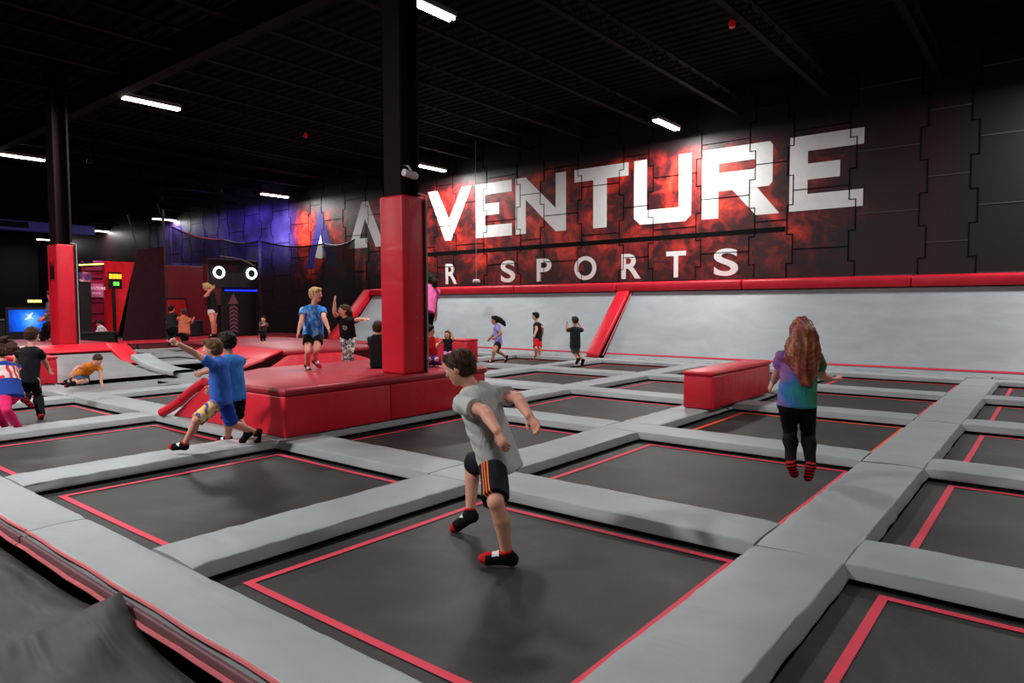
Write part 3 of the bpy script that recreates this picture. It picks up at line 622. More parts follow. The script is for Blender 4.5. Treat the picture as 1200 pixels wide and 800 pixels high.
L.append([(-21.51,5.51),(-22.36,3.73),(-21.23,3.73),(-21.23,4.10),(-21.68,4.10),(-21.34,4.86)]); L.append([(-21.51,5.51),(-21.34,4.86),(-20.72,3.73),(-20.22,3.73),(-21.15,5.51)])
D_o = [(-20.0,5.51),(-18.6,5.51),(-18.15,5.15),(-18.15,4.1),(-18.6,3.73),(-20.0,3.73)]
L.append([(-20.0,5.51),(-18.6,5.51),(-18.15,5.15),(-18.55,5.08),(-18.72,5.13),(-19.6,5.13),(-19.6,4.11),(-20.0,3.73)][:0] or [(-20.0,3.73),(-19.6,3.73),(-19.6,5.51),(-20.0,5.51)])
L.append([(-19.6,5.13),(-18.75,5.13),(-18.6,5.51),(-19.6,5.51)]); L.append([(-19.6,3.73),(-18.6,3.73),(-18.75,4.11),(-19.6,4.11)])
L.append([(-18.6,5.51),(-18.75,5.13),(-18.57,4.95),(-18.15,5.15)]); L.append([(-18.15,5.15),(-18.57,4.95),(-18.57,4.28),(-18.15,4.1)]); L.append([(-18.15,4.1),(-18.57,4.28),(-18.75,4.11),(-18.6,3.73)])
L.append([(-17.85,5.51),(-17.37,5.51),(-16.81,4.46),(-16.72,3.73),(-17.0,3.73)]); L.append([(-16.81,4.46),(-16.19,5.51),(-15.74,5.51),(-16.72,3.73)])
def E(x0, x1, xm):
    w = .42
    return [[(x0,3.73),(x0+w,3.73),(x0+w,5.51),(x0,5.51)], [(x0+w,5.14),(x1,5.14),(x1,5.51),(x0+w,5.51)], [(x0+w,4.46),(xm,4.46),(xm,4.84),(x0+w,4.84)], [(x0+w,3.73),(x1,3.73),(x1,4.12),(x0+w,4.12)]]
L += E(-15.57,-14.0,-14.53)
L += [[(-13.84,3.74),(-13.43,3.74),(-13.43,5.51),(-13.84,5.51)], [(-13.43,5.51),(-13.43,4.81),(-12.27,3.74),(-12.27,4.45)], [(-12.27,3.74),(-11.89,3.74),(-11.89,5.51),(-12.27,5.51)]]
L += [[(-11.58,5.14),(-9.75,5.14),(-9.75,5.51),(-11.58,5.51)], [(-10.92,3.73),(-10.46,3.73),(-10.46,5.14),(-10.92,5.14)]]
L += [[(-9.57,3.9),(-9.17,4.11),(-9.17,5.51),(-9.57,5.51)], [(-9.57,3.9),(-9.37,3.72),(-8.02,3.72),(-7.85,3.87),(-8.21,4.11),(-9.17,4.11)], [(-8.21,4.11),(-7.85,3.87),(-7.85,5.51),(-8.21,5.51)]]
L += [[(-7.55,3.72),(-7.1,3.72),(-7.1,5.51),(-7.55,5.51)], [(-7.1,5.12),(-6.18,5.12),(-5.79,5.51),(-7.1,5.51)], [(-6.18,5.12),(-6.13,5.06),(-5.72,5.42),(-5.79,5.51)], [(-6.13,5.06),(-6.13,4.93),(-5.72,4.51),(-5.72,5.42)], [(-6.13,4.93),(-6.2,4.88),(-5.8,4.42),(-5.72,4.51)], [(-6.2,4.88),(-7.1,4.88),(-7.1,4.41),(-5.8,4.42)], [(-6.73,4.41),(-6.10,4.41),(-5.54,3.72),(-6.12,3.72)]]
L += E(-5.31,-3.67,-4.17)
flat(L, WY-.001-.006, 'main_lettering', WHITE, wall)
flat([[(-17.98,3.22),(-5.4,3.26),(-5.4,3.385),(-17.98,3.36)]], WY-.005, 'underline', SEAM, wall, .003)
# second line of lettering, as outlines of block capitals
def text_mesh(s, x, z, size, name, mat, parent, y, bold=.012, sx=1.0, rot=None, align='LEFT'):
    cu = bpy.data.curves.new(name, 'FONT'); cu.body = s; cu.size = size; cu.offset = bold; cu.extrude = .002; cu.align_x = align
    o = bpy.data.objects.new(name, cu); COL.objects.link(o)
    bpy.context.view_layer.update()
    me = bpy.data.meshes.new_from_object(o.evaluated_get(bpy.context.evaluated_depsgraph_get()))
    bpy.data.objects.remove(o); bpy.data.curves.remove(cu)
    me.materials.clear(); me.materials.append(mat)
    o = bpy.data.objects.new(name, me); COL.objects.link(o); o.parent = parent
    o.location = (x, y, z); o.scale = (sx,1,1); o.rotation_euler = rot or (PI/2,0,0)
    return o
for ch, xl, xr_ in (('A',-20.15,-19.5),('I',-18.4,-18.2),('R',-17.0,-16.43),('S',-14.47,-13.87),('P',-13.0,-12.43),('O',-11.58,-10.80),('R',-9.96,-9.34),('T',-8.56,-7.98),('S',-7.20,-6.55)):
    o = text_mesh(ch, 0, 2.235, 1.0, 'small_lettering', WHITE, wall, WY-.009, .02)
    bb = [v.co.x for v in o.data.vertices]; w = max(bb)-min(bb); hh = [v.co.y for v in o.data.vertices]; H_ = max(hh)-min(hh)
    sx_ = (xr_-xl)/w; sz_ = .71/H_
    o.scale = (sx_, sz_, 1); o.location = (xl-min(bb)*sx_, WY-.009, 2.215-min(hh)*sz_)
flat([[(-24.98,3.75),(-24.62,3.62),(-24.21,4.42),(-24.21,5.58)], [(-24.21,5.58),(-24.21,4.42),(-23.86,3.62),(-23.4,3.75)], [(-24.98,3.75),(-25.34,3.05),(-24.7,3.05),(-24.62,3.62)], [(-23.4,3.75),(-23.86,3.62),(-23.7,3.05),(-23.0,3.05)]], WY-.007, 'pointed_emblem', M('emblem_indigo', (52,40,120), .6, .3), wall)
flat([[(-24.62,3.5),(-24.27,3.42),(-23.86,3.5),(-24.21,4.42)]], WY-.007, 'emblem_spark', WHITE, wall)

# ---------------------------------------------------------------- angled trampoline wall
Y0, Z0, Y1, Z1 = 15.66, .10, 17.16, 1.84
t = NT('satin_grey_bed'); n = t.noise(.8, 5, .6, .6, t.mapping((1,1,3))); n2 = t.noise(150, 2)
t.col(t.ramp(n, [(.3, lin((140,146,150))), (.7, lin((158,164,168)))])); t.bump(n2, .15, .002); SATIN = t.set(.55, .45, 0)
def incline(x0, x1, label):
    a = thing('angled_trampoline', label, 'trampoline', ((x0+x1)/2,Y0,0), 'angled trampolines along the mural wall')
    cx = (x0+x1)/2; ny, nz = -(Z1-Z0), (Y1-Y0); ln = math.hypot(ny,nz); ny/=ln; nz/=ln
    m = MB(); N = 40; K = 10
    for i in range(N+1):
        for j in range(K+1):
            u, v = i/N, j/K; s = -.03*math.sin(PI*u)*math.sin(PI*v)
            m.v.append((x0-cx+(x1-x0)*u, (Y1-Y0)*v+ny*s, Z0+(Z1-Z0)*v+nz*s))
    for i in range(N):
        for j in range(K): b = i*(K+1)+j; m.f.append((b,b+K+1,b+K+2,b+1)); m.mi.append(0)
    m.build('bed', SATIN, a, True)
    m = MB()
    m.hexa([(x0-cx,.06,Z0+.08),(x1-cx,.06,Z0+.08),(x1-cx,.07,Z0+.07),(x0-cx,.07,Z0+.07)][::1], [(x0-cx,.075,Z0+.115),(x1-cx,.075,Z0+.115),(x1-cx,.085,Z0+.105),(x0-cx,.085,Z0+.105)])
    m.build('foot_seam', TAPE, a)
    m = MB()
    for xx in (x0-cx+.03, x1-cx-.03): m.tube([(xx,.05,Z0-.05),(xx,Y1-Y0+.05,Z1-.06)], .03, 6)
    m.tube([(x0-cx,.06,Z0-.04),(x1-cx,.06,Z0-.04)], .03, 6); m.tube([(x0-cx,Y1-Y0+.05,Z1-.05),(x1-cx,Y1-Y0+.05,Z1-.05)], .03, 6)
    m.build('frame', BLACK, a)
incline(-20.55,-9.88,'long grey angled trampoline wall left of the red divider strip, under the sports lettering')
incline(-9.45,4.0,'long grey angled trampoline wall right of the red divider strip')
# red divider strip up the slope
o = thing('divider_pad', 'narrow red padded strip running up the angled wall between two grey slopes', 'pad', (-9.67,Y0,0))
m = MB(); m.hexa([(-.19,-.22,.09),(.19,-.22,.09),(.19,1.5,1.82),(-.19,1.5,1.82)], [(-.19,-.26,.2),(.19,-.26,.2),(.19,1.4,1.9),(-.19,1.4,1.9)], .03)
m.build('cushion', RED, o, True)
m = MB(); m.tube([(.235,-.1,.14),(.235,1.45,1.83)], .018, 6); m.build('edge_trim', PIPE, o)
# red ledge pads
xs2 = [-20.6,-17.2,-13.6,-9.9,-6.3,-2.6,1.0,4.0]
for i in range(len(xs2)-1):
    a, b = xs2[i]+.006, xs2[i+1]-.006
    pos = ['left end','second from the left','third from the left, above the running girl','just left of the red divider strip','just right of the red divider strip','above the long-haired girl','right end'][i]
    m = MB(); m.hexa([(a,17.02,1.85),(b,17.02,1.85),(b,17.42,1.88),(a,17.42,1.88)], [(a,17.0,2.08),(b,17.0,2.08),(b,17.42,2.12),(a,17.42,2.12)], .045, seg=3)
    tag(m.build('ledge_pad', RED, smooth=True), 'red ledge pad atop the angled wall, '+pos, 'pad', 'red ledge pads above the angled wall')
tag(MB().hexa([(-21.05,15.5,.1),(-20.65,15.5,.1),(-20.65,17.3,1.85),(-21.05,17.3,1.85)], [(-21.05,15.35,.3),(-20.65,15.35,.3),(-20.65,17.1,2.1),(-21.05,17.1,2.1)], .04).build('end_pad', RED, smooth=True), 'red sloping pad closing the far left end of the angled wall', 'pad')

# ---------------------------------------------------------------- pads and trampolines
rng = random.Random(5)
def pad(cx, cy, L, w, z0, z1, along, label, mat=PAD, cat='pad', group='grey divider pads between the trampolines', jit=.004, name='divider_pad', slant=.036, parent=None, pipe=False):
    """padded bar: rounded section swept along its length with slight crumple"""
    prof = []
    r = .016; hw = w/2
    def arc(cx_, cz_, a0, a1, n=4):
        for i in range(n+1):
            a = a0+(a1-a0)*i/n; prof.append((cx_+r*math.cos(a), cz_+r*math.sin(a)))
    prof.append((-hw-slant, z0)); prof.append((-hw-slant, z0+.015)); arc(-hw+r, z1-r, PI, PI/2)
    for i in range(1, 5): prof.append((-hw+r+(w-2*r)*i/5, z1+.006*math.sin(PI*i/5)))
    arc(hw-r, z1-r, PI/2, 0); prof.append((hw+slant, z0+.015)); prof.append((hw+slant, z0))
    n = len(prof); S = max(6, int(L/.09)); v = []; f = []; sd = rng.random()*50
    for i in range(S+1):
        t = -L/2+L*i/S; sc = 1
        e = 1.0 if 0 < i < S else .97
        for j, (a, z) in enumerate(prof):
            k = jit*mnoise.noise((t*5+sd, a*6, z*20)); k2 = jit*1.3*mnoise.noise((t*9+sd, a*3, sd))
            zz = z+(k2 if z > z0+.02 else 0); aa = a+(k*(1 if a > 0 else -1) if z < z1-.005 else 0)
            if e < 1 and z > z0+.02: zz -= .008
            p = (t, aa, zz) if along == 'x' else (-aa, t, zz)
            v.append(p)
    for i in range(S):
        for j in range(n-1): f.append((i*n+j, i*n+j+1, (i+1)*n+j+1, (i+1)*n+j))
        f.append((i*n+n-1, i*n, (i+1)*n, (i+1)*n+n-1))
    f.append(tuple(range(n-1,-1,-1))); f.append(tuple(S*n+j for j in range(n)))
    o = mesh_obj(name, v, f, mat, parent, True, (cx,cy,0))
    try: o.data.set_sharp_from_angle(angle=math.radians(60))
    except Exception: pass
    if label: tag(o, label, cat, group)
    return o
PX = [-4.12+2.74*k for k in range(-7, 3)]        # left edges of the pad lines that run away from the camera (11 lines)
PY = [4.0+2.74*k for k in range(-1, 5)]          # near edges of the crosswise pad lines (6 lines)
PW = .49; PT = .09
ordn = ['first','second','third','fourth','fifth','sixth','seventh','eighth','ninth','tenth','eleventh','twelfth']
NC = len(PX)-1
rown = ['front','second','third','fourth','rearmost']
def coln(c): return ordn[NC-1-c]+' column from the right' if c < NC-1 else 'rightmost column'
skipcell = {}      # cells under platforms
cells_under = {(5-0, 1)}
def cell_rect(c, r): return PX[c]+PW, PX[c+1], PY[r]+PW, PY[r+1]
idx0 = [i for i, x in enumerate(PX) if abs(x+4.12) < .01][0]
C_main = idx0-2      # opening -9.12..-6.86
# platform cells: main (C_main,1); mid (C_main-2,2),(C_main-3,2); left (C_main-4,1)...
no_tramp = {(C_main,1), (C_main-2,2), (C_main-3,2), (C_main-4,1), (C_main-5,1)}
ramp_cells = {(C_main-3,1)}
def trampoline(c, r):
    x0, x1, y0, y1 = cell_rect(c, r); cx, cy = (x0+x1)/2, (y0+y1)/2
    grey = (c <= C_main-2 and r >= 1)
    colr = 'grey' if grey else 'black'
    tape = TAPEO if (c == idx0 and r == 2) else TAPE
    lab = '%s trampoline bed%s, %s row, %s' % (colr, '' if grey else (' with orange border tape' if tape is TAPEO else ' with pink-red border tape'), rown[r], coln(c))
    T = thing('trampoline', lab, 'trampoline', (cx,cy,0), 'trampolines of the court floor')
    hx, hy = (x1-x0)/2, (y1-y0)/2
    v = []; f = []; N = 16
    bx, by = hx-.03, hy-.03
    for i in range(N+1):
        for j in range(N+1):
            u, w = i/N, j/N; v.append((-bx+2*bx*u, -by+2*by*w, -.012-.02*math.sin(PI*u)*math.sin(PI*w)))
    for i in range(N):
        for j in range(N): b = i*(N+1)+j; f.append((b,b+N+1,b+N+2,b+1))
    mesh_obj('jumping_bed', v, f, BEDG if grey else BED, T, True)
    if not grey:
        ax0, ax1, ay0, ay1 = PX[c]+.68-cx, PX[c]+2.68-cx, PY[r]+.67-cy, PY[r]+2.64-cy; w = .048; m = MB()
        def strip(xa, xb, ya, yb):
            n = 16
            for i in range(n+1):
                for q in (0,1):
                    if xb-xa > yb-ya: px, py = xa+(xb-xa)*i/n, (ya, yb)[q]
                    else: px, py = (xa, xb)[q], ya+(yb-ya)*i/n
                    uu, ww = min(1,max(0,(px+bx)/(2*bx))), min(1,max(0,(py+by)/(2*by)))
                    m.v.append((px, py, -.007-.02*math.sin(PI*uu)*math.sin(PI*ww)))
            b = len(m.v)-2*(n+1)
            for i in range(n): m.f.append((b+2*i,b+2*i+1,b+2*i+3,b+2*i+2)); m.mi.append(0)
        strip(ax0,ax1,ay0,ay0+w); strip(ax0,ax1,ay1-w,ay1); strip(ax0,ax0+w,ay0+w,ay1-w); strip(ax1-w,ax1,ay0+w,ay1-w)
        m.build('border_tape', tape, T)
    m = MB(); zt, zb = -.03, -.09
    m.box(-hx-.12,hx+.12,-hy-.12,-hy-.06,zb,zt); m.box(-hx-.12,hx+.12,hy+.06,hy+.12,zb,zt); m.box(-hx-.12,-hx-.06,-hy-.06,hy+.06,zb,zt); m.box(hx+.06,hx+.12,-hy-.06,hy+.06,zb,zt)
    for sx in (-1,1):
        for sy in (-1,1): m.box(sx*(hx+.09)-.025,sx*(hx+.09)+.025,sy*(hy+.09)-.025,sy*(hy+.09)+.025,-.36,zb)
    m.build('frame', BLACK, T)
for c in range(NC):
    for r in range(5):
        if (c,r) in no_tramp or (c,r) in ramp_cells: continue
        trampoline(c, r)
# crosswise pads
under = lambda x, y: (-9.0 < x < -6.5 and 4.6 < y < 7.0)
for r in range(6):
    for c in range(NC+1):
        xa = PX[c]; xb = PX[c+1] if c < NC else PX[c]+PW
        y = PY[r]+PW/2
        if c < NC:
            if c == NC-2 or c == NC-1:      # abut the continuous wide line
                xa = PX[c]+(PW if c == NC-1 else 0)
            L = xb-xa
            if abs(xb-PX[NC-1]) < .01: L = xb-xa
            if r == 0: continue
            lab = 'grey crosswise pad behind the %s row, %s' % (rown[r-1], coln(c))
            pad((xa+xb)/2, y, L-.012, PW, .016, PT, 'x', lab)
# pads running away from the camera
for c in range(NC+1):
    for r in range(5):
        ya, yb = PY[r]+PW, PY[r+1]
        if c == NC-1:
            ya = PY[r] if r > 0 else PY[0]+PW; yb = PY[r+1]
            if r == 4: yb = PY[5]+PW
        x = PX[c]+PW/2; L = yb-ya
        if (c == C_main+0 and r == 99): continue
        lab = 'grey lengthwise pad %s of the %s, %s row' % ('left' if c < NC else 'right', coln(min(c, NC-1)), rown[r])
        lab = lab.replace('left of the rightmost column', 'just left of the rightmost column')
        # lines next to platforms lie half under them; kept
        if (C_main-4 < c <= C_main-2 and r == 1): continue
        if (c == C_main-2 and r == 2) or (c == C_main-4 and r == 1): continue
        pad(x, (ya+yb)/2, L-.014, PW, .018, PT-.003, 'y', lab, jit=.010 if c == NC-1 else .006)
# near border: double pads with pink piping, front row
yb0 = PY[0]+PW
segs = [-30,-25,-20,-15.5,-12.2,-9.2,-6.3,-3.95,1.9]
segs = [-26.0,-20.5,-15.0,-10.0,-5.05,-0.2,2.0]
for i in range(len(segs)-1):
    a, b = segs[i], segs[i+1]
    o = thing('border_pad', 'grey near border pad with pink piping, '+['farthest left section','second section from the left','third section from the left','fourth section from the left','long section nearest the camera','right end section'][i], 'pad', ((a+b)/2, 1.57, 0), 'grey border pads along the near edge')
    pad(0, 0, b-a-.012, .34, .0, PT, 'x', None, jit=.004, name='cushion', parent=o, slant=.01)
    hl = (b-a)/2-.01
    MB().tube([(-hl+2*hl*k/30, -.175+.004*math.sin(k*1.3), PT-.006) for k in range(31)], .011, 6).build('piping', PIPE, o, True)
    MB().box(-hl,hl,-.212,-.186,-.015,PT-.03,.008).build('side_flap', M('dusky_vinyl', (112,74,80), .55, .35), o)
    MB().tube([(-hl+2*hl*k/30, -.222+.002*math.sin(k*2.1), .012+.003*math.sin(k)) for k in range(31)], .012, 6).build('lower_piping', PIPE, o, True)
# strip at the foot of the angled wall
for i, (a, b) in enumerate([(-20.5,-15.2),(-15.2,-9.95),(-9.4,-4.2),(-4.2,-1.0),(-1.0,3.9)]):
    pad((a+b)/2, 15.57, b-a-.03, .16, .0, .10, 'x', 'narrow grey foot pad of the angled wall, '+['left end section','section behind the three running children','section right of the red divider strip','section behind the long-haired girl','right end section'][i], group='grey foot pads of the angled wall', jit=.01, slant=.03)

# ---------------------------------------------------------------- near left: folded black cover
t = NT('black_tarp'); n = t.noise(1.2, 4, .6)
t.col(t.ramp(n, [(.3, lin((56,53,53))), (.7, lin((76,73,72)))])); a = t.noise(2.4, 2, .45, .6, t.mapping((.6,2.6,1),(0,0,.5))); t.bump(a, .5, .06); TARP = t.set(.62, .25)
v = []; f = []; NX, NY = 190, 60
X0, X1, YA, YB = -13.0, 2.2, -1.4, 1.335
for i in range(NX+1):
    for j in range(NY+1):
        x = X0+(X1-X0)*i/NX; y = YA+(YB-YA)*j/NY; u = (YB-y)
        z = -.07-.06*u
        z += .035*mnoise.noise((x*1.1, y*2.4, 1.2))*min(1,u*3)+.018*mnoise.noise((x*3+y*2, y*4-x, 5))*min(1,u*3)
        for (px, w, hgt, dx, dy) in ((-3.5,.20,.16,-.5,-1.0),(-3.5,.14,.07,.9,-1.0),(-6.5,.2,.05,-.6,-1),(-1.9,.16,.06,.3,-1)):
            q = x-(px+dx*u); z += hgt*math.exp(-abs(q)/w)*math.exp(-u*1.5)
        v.append((x, y, z))
for i in range(NX):
    for j in range(NY): b = i*(NY+1)+j; f.append((b,b+NY+1,b+NY+2,b+1))
o = mesh_obj('cover_sheet', v, f, TARP, None, True); tag(o, 'crumpled black vinyl cover with raised folds below the near border pad', 'cover')
o.modifiers.new('thickness', 'SOLIDIFY').thickness = .004

# ---------------------------------------------------------------- platforms
def platform_top(m, poly, z0, z1, grow=.03): m.prism(poly, 'z', z0, z1, bev=.03)
# main platform
P = thing('padded_platform', 'large red padded platform in the middle, around the near red column', 'platform', (-7.6,5.7,0))
P.location = (-7.6,5.7,0)
def loc(pts, c=(-7.6,5.7)): return [(x-c[0], y-c[1]) for x, y in pts]
topz = .62
m = MB(); m.prism(loc([(-8.02,4.08),(-6.33,4.08),(-6.33,7.34),(-8.78,7.34),(-8.78,5.25)]), 'z', topz-.09, topz, bev=.035); m.build('top_pad', REDT, P, True)
core = loc([(-8.0,4.14),(-6.4,4.14),(-6.4,7.3),(-8.75,7.3),(-8.75,5.3)])
lo = loc([(-8.9,4.14),(-6.4,4.14),(-6.4,7.3),(-9.2,7.3),(-9.2,5.0)])
m = MB(); m.hexa([(x,y,.1) for x,y in lo], [(x,y,topz-.1) for x,y in core]); m.build('core', M('dark_red_core', (120,16,26), .6, .3), P)
def quadpad(m, a, b, c, d, thick, bev=.02):
    a, b, c, d = [Vector(q) for q in (a,b,c,d)]; n = (b-a).cross(d-a).normalized()*thick
    m.hexa([tuple(q) for q in (a,b,c,d)], [tuple(q+n) for q in (a,b,c,d)], bev)
ox, oy = -7.6, 5.7
m = MB(); quadpad(m, (-8.88-ox,4.135-oy,.095), (-6.345-ox,4.135-oy,.095), (-6.345-ox,4.135-oy,topz-.085), (-8.03-ox,4.135-oy,topz-.085), .045); m.build('front_panel', RED, P, True)
m = MB(); quadpad(m, (-6.395-ox,4.1-oy,.095), (-6.395-ox,5.55-oy,.095), (-6.395-ox,5.55-oy,topz-.085), (-6.395-ox,4.1-oy,topz-.085), .045); m.build('side_panel', RED, P, True)
m = MB(); quadpad(m, (-6.395-ox,5.56-oy,.095), (-6.395-ox,7.3-oy,.095), (-6.395-ox,7.3-oy,topz-.085), (-6.395-ox,5.56-oy,topz-.085), .045); m.build('side_panel', RED, P, True)
m = MB()
m.tube([(-8.08-ox,4.12-oy,topz-.04),(-8.3-ox,4.08-oy,.47),(-8.52-ox,4.06-oy,.35)], .055, 10); m.tube([(-8.52-ox,4.06-oy,.34),(-8.75-ox,4.03-oy,.22),(-8.97-ox,4.0-oy,.13)], .058, 10)
m.build('corner_roll', RED, P, True)
# middle platform (beyond the main one)
P = thing('padded_platform', 'low red padded platform with worn white marks, behind the big middle platform', 'platform', (-14.5,8.6,0)); c = (-14.5,8.6)
m = MB(); m.prism(loc([(-15.0,7.75),(-11.65,7.55),(-11.45,8.8),(-11.6,9.9),(-15.0,9.9)], c), 'z', topz-.09, topz, bev=.03); m.build('top_pad', REDT, P, True)
m = MB(); m.prism(loc([(-14.95,7.8),(-11.75,7.6),(-11.6,8.8),(-11.75,9.85),(-14.95,9.85)], c), 'z', .1, topz-.09); m.build('core', MATS['dark_red_core'], P)
m = MB(); quadpad(m, (-14.9-c[0],7.3-c[1],.42), (-11.85-c[0],7.15-c[1],.42), (-11.75-c[0],7.56-c[1],.6), (-14.9-c[0],7.74-c[1],.6), .05); m.build('sloping_band', RED, P, True)
m = MB(); quadpad(m, (-11.62-c[0],6.75-c[1],.1), (-11.2-c[0],10.1-c[1],.1), (-11.5-c[0],8.85-c[1],topz-.09), (-11.66-c[0],7.6-c[1],topz-.09), .05); m.build('side_panel', RED, P, True)
m = MB(); quadpad(m, (-12.25-c[0],6.3-c[1],.16), (-11.95-c[0],6.3-c[1],.16), (-11.8-c[0],7.2-c[1],.44), (-12.2-c[0],7.2-c[1],.44), .06); m.build('corner_wedge', M('faded_red_vinyl', (220,84,92), .5, .4), P, True)
# left platform
P = thing('padded_platform', 'long red padded platform at the left, around the far red column', 'platform', (-18.7,5.5,0)); c = (-18.7,5.5)
m = MB(); m.box(-21.5-c[0],-17.42-c[0],2.6-c[1],6.85-c[1],topz-.07,topz,.03); m.build('top_pad', REDT, P, True)
m = MB(); m.box(-21.4-c[0],-17.4-c[0],2.7-c[1],6.8-c[1],.1,topz-.07); m.build('core', MATS['dark_red_core'], P)
m = MB(); quadpad(m, (-17.05-c[0],2.7-c[1],.45), (-17.05-c[0],6.75-c[1],.45), (-17.42-c[0],6.75-c[1],.6), (-17.42-c[0],2.7-c[1],.6), .05); m.build('sloping_band', RED, P, True)
m = MB(); m.box(-17.36-c[0],-17.1-c[0],2.7-c[1],4.5-c[1],.1,.45,.01); m.build('lower_panel', RED, P, True)
m = MB(); quadpad(m, (-16.3-c[0],6.5-c[1],.14), (-16.3-c[0],6.95-c[1],.14), (-17.35-c[0],6.95-c[1],.56), (-17.35-c[0],6.5-c[1],.56), .07); m.build('corner_wedge', RED, P, True)
# farther low platform
P = thing('padded_platform', 'farther low red platform in the dark behind, under the tiny distant child', 'platform', (-18.2,11.9,0)); c = (-18.2,11.9)
MB().box(-2.6,2.6,-1.9,1.3,.1,.34).build('core', MATS['dark_red_core'], P); MB().box(-2.65,2.65,-1.95,1.35,.34,.42,.03).build('top_pad', REDT, P, True)
# quarter-pipe trampolines
def quarter(name, label, A, B, horiz, W, cells):
    """A: top edge start, B: direction of descent; W: width vector"""
    o = thing(name, label, 'trampoline', (A[0],A[1],0), 'curved grey ramp trampolines')
    Lg = math.hypot(*B); N = 24; v = []; f = []
    for i in range(N+1):
        t = i/N; z = .07+.36*(1-t)**2.3
        for q in range(9):
            w = q/8; v.append((B[0]*t+W[0]*w, B[1]*t+W[1]*w, z))
    for i in range(N):
        for q in range(8): b = i*9+q; f.append((b,b+9,b+10,b+1))
    mesh_obj('bed', v, f, BEDG, o, True)
    m = MB()
    for w, name_ in ((0,'side'),(1,'side')):
        pts = [(B[0]*t/N+W[0]*w, B[1]*t/N+W[1]*w, .04+.36*(1-t/N)**2.3) for t in range(N+1)]; m.tube(pts, .03, 6)
    m.build('frame', BLACK, o)
    return o
quarter('quarter_pipe', 'curved grey ramp below the left red platform, behind the crouching child', (-17.03,4.62), (2.5,0), 0, (0,1.95), None)
m = MB(); N = 20; A = []; 
pts_t = []
for i in range(N+1):
    t = i/N; x = -16.3+2.0*t; z = .075+.25*(1-t)**2.6; pts_t.append((x, z))
v = []; f = []
for i, (x, z) in enumerate(pts_t):
    for (y, dz) in ((6.62,-.02),(6.63,.07),(6.68,.085),(7.02,.085),(7.07,.07),(7.08,-.02)): v.append((x, y, z+dz))
for i in range(N):
    for q in range(5): b = i*6+q; f.append((b,b+1,b+7,b+6))
tag(mesh_obj('curved_pad', v, f, PAD, None, True), 'curved grey side pad sweeping down from the red wedge beside the left ramp', 'pad')
quarter('quarter_pipe', 'grey ramp in front of the low red platform, behind the boys in blue shirts', (-13.4,7.12), (0,-1.2), 0, (1.1,0), None)
quarter('quarter_pipe', 'curved grey ramp between the left and the middle red platforms', (-17.3,7.14), (0,-.0001), 0, (.01,0), None) if False else None

# red blocks on the court
def block(x0, x1, y0, y1, z0, z1, label, mat=RED):
    o = thing('padded_block', label, 'block', ((x0+x1)/2,(y0+y1)/2,0))
    cx, cy = (x0+x1)/2, (y0+y1)/2
    MB().box(x0-cx,x1-cx,y0-cy,y1-cy,z0,z1-.06,.02).build('body', mat, o, True)
    MB().box(x0-cx-.012,x1-cx+.012,y0-cy-.012,y1-cy+.012,z1-.058,z1,.025).build('lid_pad', mat, o, True)
    MB().tube([(x1-cx+.004,y0-cy+.004,z0+.02),(x1-cx+.004,y0-cy+.004,z1-.07)], .008, 6).build('piping', mat, o)
    m = MB(); m.tube([(x1-cx+.0,y0-cy+.25,z0+.03),(x1-cx+.06,y0-cy+.3,z0+.0),(x1-cx+.12,y0-cy+.24,z0-.005)], .008, 6)
    m.tube([(x1-cx+.0,y1-cy-.2,z0+.03),(x1-cx+.07,y1-cy-.12,z0+.01),(x1-cx+.15,y1-cy-.1,z0-.005)], .008, 6); m.build('strap', BLACK, o)
    return o
block(-3.98,-3.56,8.65,10.9,.1,.60,'long red padded block lying on the grey divider, in front of the angled wall')
block(-12.3,-11.15,12.15,12.55,.1,.66,'red padded block beside the small girl, behind the middle column')
block(-16.95,-14.1,3.85,4.48,.1,.60,'red padded block at the foot of the left platform, behind the boy in black')

# ---------------------------------------------------------------- columns
def column(cx, cy, hx, hy, z0, label, side_mark=False):
    o = thing('padded_column', label, 'column', (cx,cy,z0))
    h = 2.87-z0
    m = MB(); m.box(-hx,hx,-hy,hy,0,h,.03,seg=3)
    b = m.build('red_padding', RED, o, True)
    m = MB()
    for s in (-1,1): m.box(-hx*.72,hx*.72,s*hy*.72-.02,s*hy*.72+.02,h,6.9-z0)
    m.box(-.02,.02,-hy*.7,hy*.7,h,6.9-z0)
    m.build('steel_column', M('maroon_black_steel', (24,11,13), .75, .15), o)
    m = MB(); m.box(hx+.002,hx+.02,hy-.035,hy-.005,0,h-.03); m.build('edge_strip', BLACK, o)
    m = MB(); m.tube([(hx+.02,hy+.01,0),(hx+.02,hy+.01,h+.02),(hx-.02,hy-.1,h+.04)], .010, 6); m.build('conduit', M('pale_conduit', (170,160,160), .5, .4), o)
    return o
c1 = column(-6.645,6.035,.215,.195,.62,'red padded column near the middle rising from the big red platform')
c2 = column(-17.71,5.79,.29,.19,.62,'red padded column at the left rising from the left platform')
# grommets on the near column
m = MB()
for (y, z) in ((.05,1.0),(.2,1.0),(.05,.72),(.2,.45),(.05,.45),(.2,.72)): m.disc((.216,y*.7,z), (1,0,0), 0, .012, 12, thick=.004)
m.build('grommets', M('pale_plastic', (150,120,120), .4, .4), [q for q in c1.children if q.name.startswith('red_padding')][0])
m = MB()
for i in range(7):
    m.box(-.12+.034*i,-.12+.034*i+.016,-.198,-.192,1.45+.03*(i%2),1.88-.04*((i*3)%4))
m.box(-.15,-.144,-.198,-.192,1.4,1.92); m.box(.12,.126,-.198,-.192,1.4,1.92)
m.build('printed_sign', M('sign_ink', (40,14,18), .6, .3), [q for q in c2.children if q.name.startswith('red_padding')][0])
